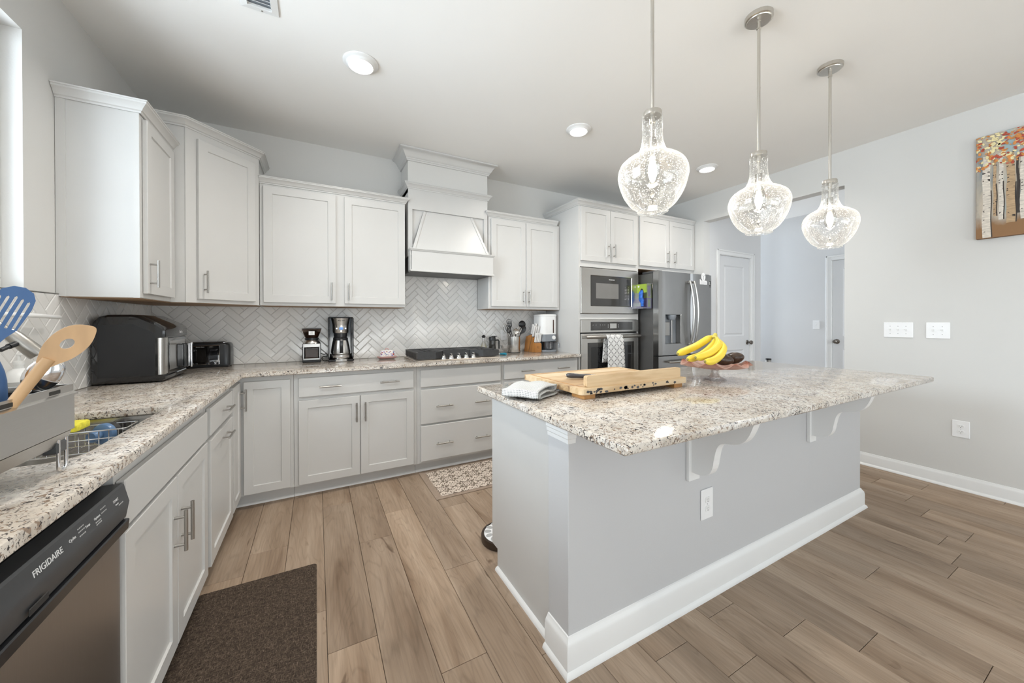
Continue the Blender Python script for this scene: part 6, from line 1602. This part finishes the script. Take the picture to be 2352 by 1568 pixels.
b = MB(); b.box(.40, RX-.008, -2.60, -2.345, 1.0065, 1.010); b.box(.40, .404, -2.60, -2.345, 1.010, 1.098); b.box(.404, RX-.008, -2.60, -2.597, 1.010, 1.098); b.box(.404, RX-.008, -2.349, -2.345, 1.010, 1.098); b.build('cutlery_bin', 'black_plastic', t)
# blue slotted turner
t = thing('slotted_turner', 'blue slotted silicone turner standing in the dish rack', 'spatula', (.52, -2.50, 1.011), 'utensils in the dish rack')
p_tip, p_neck, p_foot = Vector((.550, -2.475, 1.328)), Vector((.520, -2.505, 1.220)), Vector((.515, -2.48, 1.012))
d = (p_tip-p_neck).normalized(); view = Vector((.50, -1.08, 0)).normalized(); n_ = (view-d*view.dot(d)).normalized(); x_ = d.cross(n_)
TM = basis(p_neck, x_, d, n_)
def plate_holes(b, M, outer, holes, th, m=0):
    bm = bmesh.new(); allv = []
    for z in (th/2, -th/2):
        ed = []; lv = []
        for lp in [outer]+holes:
            vs = [bm.verts.new((p[0], p[1], z+bend(p[1]))) for p in lp]; lv.append(vs)
            ed += [bm.edges.new((vs[i], vs[(i+1) % len(vs)])) for i in range(len(vs))]
        bmesh.ops.triangle_fill(bm, use_beauty=True, use_dissolve=False, edges=ed, normal=(0, 0, 1)); allv.append(lv)
    for A_, B_ in zip(*allv):
        for i in range(len(A_)): j = (i+1) % len(A_); bm.faces.new([A_[i], A_[j], B_[j], B_[i]])
    bm.verts.index_update(); b.add([v.co.copy() for v in bm.verts], [[v.index for v in f.verts] for f in bm.faces], m, M); bm.free()
bend = lambda y: .012*max(0, y-.02)
O = [(-.010, -.012), (.010, -.012), (.016, .010), (.023, .026), (.026, .070), (.024, .090), (.017, .103), (.004, .110), (-.010, .108), (-.021, .098), (-.0255, .085), (-.026, .070), (-.024, .026), (-.016, .010)]
HS = []
for i in range(5):
    x = -.018+.009*i; y0_, y1_ = .026, .088-.003*abs(i-2)
    HS.append([(x-.0018, y0_), (x+.0018, y0_), (x+.0018, y1_), (x, y1_+.003), (x-.0018, y1_)])
b = MB(); plate_holes(b, TM, O, HS, .0035); b.build('blade', 'blue_silicone', t)
b = MB(); b.tube(spline([p_neck+d*.0, p_neck-d*.02, (.527, -2.50, 1.14), p_foot], 5), [.0085]*6+[.011]*6+[.012]*4, 12); b.build('handle', 'blue_silicone', t, smooth=60)
# wooden spoon with a hole
t = thing('wooden_spoon', 'pale wooden corner spoon with a round hole in the dish rack', 'spoon', (.53, -2.50, 1.011), 'utensils in the dish rack')
foot, neck, tip = Vector((.515, -2.54, 1.012)), Vector((.590, -2.50, 1.176)), Vector((.650, -2.478, 1.252))
d = (tip-neck).normalized(); n_ = (view-d*view.dot(d)).normalized(); x_ = d.cross(n_); SM = basis(neck, x_, d, n_)
bend = lambda y: -.10*(y-.035)**2*8
O = [(p.x, p.y) for p in spline([(-.009, -.010, 0), (.009, -.010, 0), (.017, .006, 0), (.0235, .022, 0), (.026, .042, 0), (.0245, .060, 0), (.018, .078, 0), (.009, .091, 0), (-.002, .089, 0), (-.016, .080, 0), (-.0245, .066, 0), (-.0275, .046, 0), (-.024, .022, 0), (-.017, .006, 0)], 4)]
HS = [[(-.001+.0085*cos(2*PI*k/24), .042+.0115*sin(2*PI*k/24)) for k in range(24)]]
b = MB(); plate_holes(b, SM, O, HS, .007); b.build('head', 'spoon_wood', t)
b = MB(); b.tube([foot, foot.lerp(neck, .6), neck+d*.004], [.0085, .0092, .0100], 14); b.build('handle', 'spoon_wood', t, smooth=60)
# orange-brown wooden spatula, partly out of view
t = thing('wooden_spatula', 'orange-brown flat wooden spatula at the left edge of the dish rack', 'spatula', (.52, -2.53, 1.011), 'utensils in the dish rack')
foot, neck, tip = Vector((.520, -2.43, 1.012)), Vector((.478, -2.43, 1.16)), Vector((.440, -2.43, 1.30))
d = (tip-neck).normalized(); n_ = (view-d*view.dot(d)).normalized(); x_ = d.cross(n_); SM = basis(neck, x_, d, n_)
bend = lambda y: 0
b = MB(); plate_holes(b, SM, [(-.009, -.01), (.009, -.01), (.014, .02), (.020, .06), (.026, .11), (.020, .148), (-.020, .150), (-.026, .11), (-.020, .06), (-.014, .02)], [], .006); b.build('head', 'spatula_wood', t)
b = MB(); b.tube([foot, neck+d*.004], [.009, .0095], 14); b.build('handle', 'spatula_wood', t, smooth=60)
# metal spoon
t = thing('serving_spoon', 'shiny steel serving spoon at the far corner of the dish rack', 'spoon', (.50, -2.39, 1.011), 'utensils in the dish rack')
foot, neck = Vector((.470, -2.43, 1.012)), Vector((.512, -2.375, 1.104)); d = (Vector((.555, -2.36, 1.19))-neck).normalized(); M = head_frame(neck, d, view)
b = MB(); b.ball((0, .036, 0), .040, 28, 16, sc=(.72, 1.0, .30), M=M); b.build('bowl', 'chrome', t, smooth=80)
b = MB(); b.tube([foot, neck], [.004, .005], 10); b.build('handle', 'chrome', t, smooth=60)
# soap bottle behind the rack
t = thing('soap_bottle', 'white soap bottle with a pale label on the counter behind the wooden spoon', 'bottle', (.085, -1.55, Z))
cx, cy = .080, -1.50
b = MB(); b.lathe((cx, cy, 0), [(.0001, Z), (.033, Z), (.036, Z+.006), (.036, Z+.13), (.026, Z+.155), (.012, Z+.165), (.012, Z+.178), (.0001, Z+.178)], 28, cap=False); b.build('body', 'white_plastic', t, smooth=40)
b = MB(); b.lathe((cx, cy, 0), [(.0001, Z+.178), (.014, Z+.178), (.014, Z+.192), (.005, Z+.194), (.005, Z+.215), (.0001, Z+.215)], 18, cap=False); b.box(cx-.006, cx+.045, cy-.006, cy+.006, Z+.212, Z+.220, .002); b.build('pump', 'white_plastic', t, smooth=40)
b = MB(); b.lathe((cx, cy, 0), [(.0363, Z+.03), (.0365, Z+.031), (.0365, Z+.115), (.0363, Z+.116)], 28, cap=False); b.build('label', 'lcd_grey', t, smooth=40)
t = thing('white_tray', 'low white tray on the counter at the window side of the sink', 'tray', (.065, -1.75, Z))
b = MB(); b.rings([[(x, y, z) for x, y in rrect(.065-w, .065+w, -1.80-d_, -1.80+d_, .012)] for w, d_, z in ((.036, .105, Z), (.042, .112, Z+.045), (.039, .109, Z+.045), (.034, .10, Z+.004))]); b.build('tray', 'white_plastic', t, smooth=40)

# ------------------------------------------------------------------ in the sink
t = thing('wire_caddy', 'chrome wire caddy hanging on the far wall of the sink', 'sink caddy', (.35, -1.70, .79))
cx0, cx1, cy0, cy1, zb_, zt_ = .190, .455, -1.755, -1.650, .795, .868
b = MB(); rl = lambda z: [(x, y, z) for x, y in rrect(cx0, cx1, cy0, cy1, .012, 3)]
b.tube(rl(zt_), .0026, 8, closed=True); b.tube(rl(zt_-.028), .0022, 8, closed=True); b.tube(rl(zb_), .0022, 8, closed=True); b.build('hoops', 'chrome', t, smooth=60)
b = MB()
for k in range(10):
    x = cx0+.02+k*(cx1-cx0-.04)/9
    b.tube([(x, cy0, zt_), (x, cy0, zb_), (x, cy1, zb_), (x, cy1, zt_)], .0017, 6)
b.build('wires', 'chrome', t, smooth=60)
for x in (.25, .40): b = MB(); b.cyl((x, -1.6365, .862), (x, -1.650, .862), .020, 18); b.build('suction_cup', 'acrylic', t, smooth=40)
b = MB(); n0 = 16; rs = []
for z, i in ((.8705, .003), (.873, 0), (.893, 0), (.897, .003)): rs.append([(x, y, z+.002*sin(x*90)*(z > .89)) for x, y in rrect(.205+i, .330-i, -1.752+i, -1.662-i, .006, 3)])
b.rings(rs); o = tag(b.build('sponge', 'sponge_yellow', smooth=40), 'yellow sponge lying on the wire caddy in the sink', 'sponge')
t = thing('dish_brush', 'round blue dish brush standing in the wire caddy', 'brush', (.375, -1.70, .80))
M = T(.372, -1.700, .842) @ Matrix.Rotation(math.radians(-25), 4, 'Z')
b = MB(M); b.lathe((0, .006, 0), [(.0001, -.012), (.026, -.012), (.036, -.006), (.038, .0), (.038, .010), (.0001, .012)], 30, axis='y', cap=False); b.build('head', 'blue_plastic', t, smooth=40)
b = MB(M); b.lathe((-.004, -.007, -.002), [(.0001, -.026), (.017, -.026), (.020, -.020), (.018, 0), (.0001, 0)], 24, axis='y', cap=False); b.build('knob', 'blue_plastic', t, smooth=40)
b = MB(M); b.lathe((0, .018, 0), [(.0001, .0), (.032, .0), (.035, .020), (.0001, .020)], 24, axis='y', cap=False); b.build('bristles', 'rubber_black', t, smooth=40)

# ------------------------------------------------------------------ floor dish by the island and things in the hall
t = thing('round_dish', 'low round dish with dark brown rim on the floor behind the island end panel', 'dish', (1.99, -1.735, 0))
cx, cy = 2.005, -1.712
b = MB(); b.lathe((cx, cy, 0), [(.0001, .0005), (.118, .0005), (.126, .006), (.128, .030), (.124, .040), (.114, .043), (.112, .038), (.0001, .034)], 48, cap=False); b.build('rim', 'brown_dark', t, smooth=35)
b = MB(); b.lathe((cx, cy, 0), [(.0001, .046), (.085, .0475), (.104, .0455), (.1105, .0405), (.109, .0395), (.0001, .0390)], 48, cap=False); dk = b.build('top', 'plate_white', t, smooth=40)
b = MB()
for k in range(14):
    q = 2*PI*k/14
    b.add([(cx+.088*cos(q+.16*sin(2*PI*i/10))+.020*cos(2*PI*i/10)*cos(q), cy+.088*sin(q+.16*sin(2*PI*i/10))+.020*cos(2*PI*i/10)*sin(q), .0482) for i in range(10)], [list(range(10))])
b.build('pattern', 'text_grey', dk, recalc=False)
t = thing('black_chair', 'black rounded chair back showing past the pantry wall in the hall', 'chair', (6.80, -.25, 0))
b = MB(); cx, cy = 6.755, -.30
O = [(-.20, .62), (-.20, .80), (-.17, .90), (-.10, .945), (.05, .955), (.14, .935), (.20, .88), (.225, .80), (.215, .70), (.175, .62), (.165, .50), (.10, .48), (-.10, .48)]
b.prism([(x, z) for x, z in O], -.02, .02, 'xz', M=T(cx, cy, 0, math.radians(-20))); b.build('backrest', 'rubber_black', t)
b = MB(T(cx, cy, 0, math.radians(-20))); b.box(-.20, .20, -.02, .42, .44, .48, .01); b.build('seat', 'rubber_black', t)
for x in (-.18, .18):
    for y in (0, .39): b = MB(T(cx, cy, 0, math.radians(-20))); b.box(x-.014, x+.014, y-.014, y+.014, 0, .44, .002); b.build('leg', 'rubber_black', t)
b = MB(T(cx, cy, 0, math.radians(-20))); b.cyl((.12, -.0205, .765), (.12, -.024, .765), .010, 12); b.build('stud', 'chrome', t)
t = thing('floor_canister', 'slim grey canister with a dark lid on the hall floor beside the black chair', 'canister', (7.1, -.56, 0))
b = MB(); b.lathe((7.08, -.56, 0), [(.0001, .0005), (.035, .0005), (.036, .65), (.0001, .65)], 20, cap=False); b.build('tube', 'nickel', t, smooth=40)
b = MB(); b.lathe((7.08, -.56, 0), [(.0001, .6505), (.037, .6505), (.037, .675), (.0001, .678)], 20, cap=False); b.build('lid', 'rubber_black', t, smooth=40)
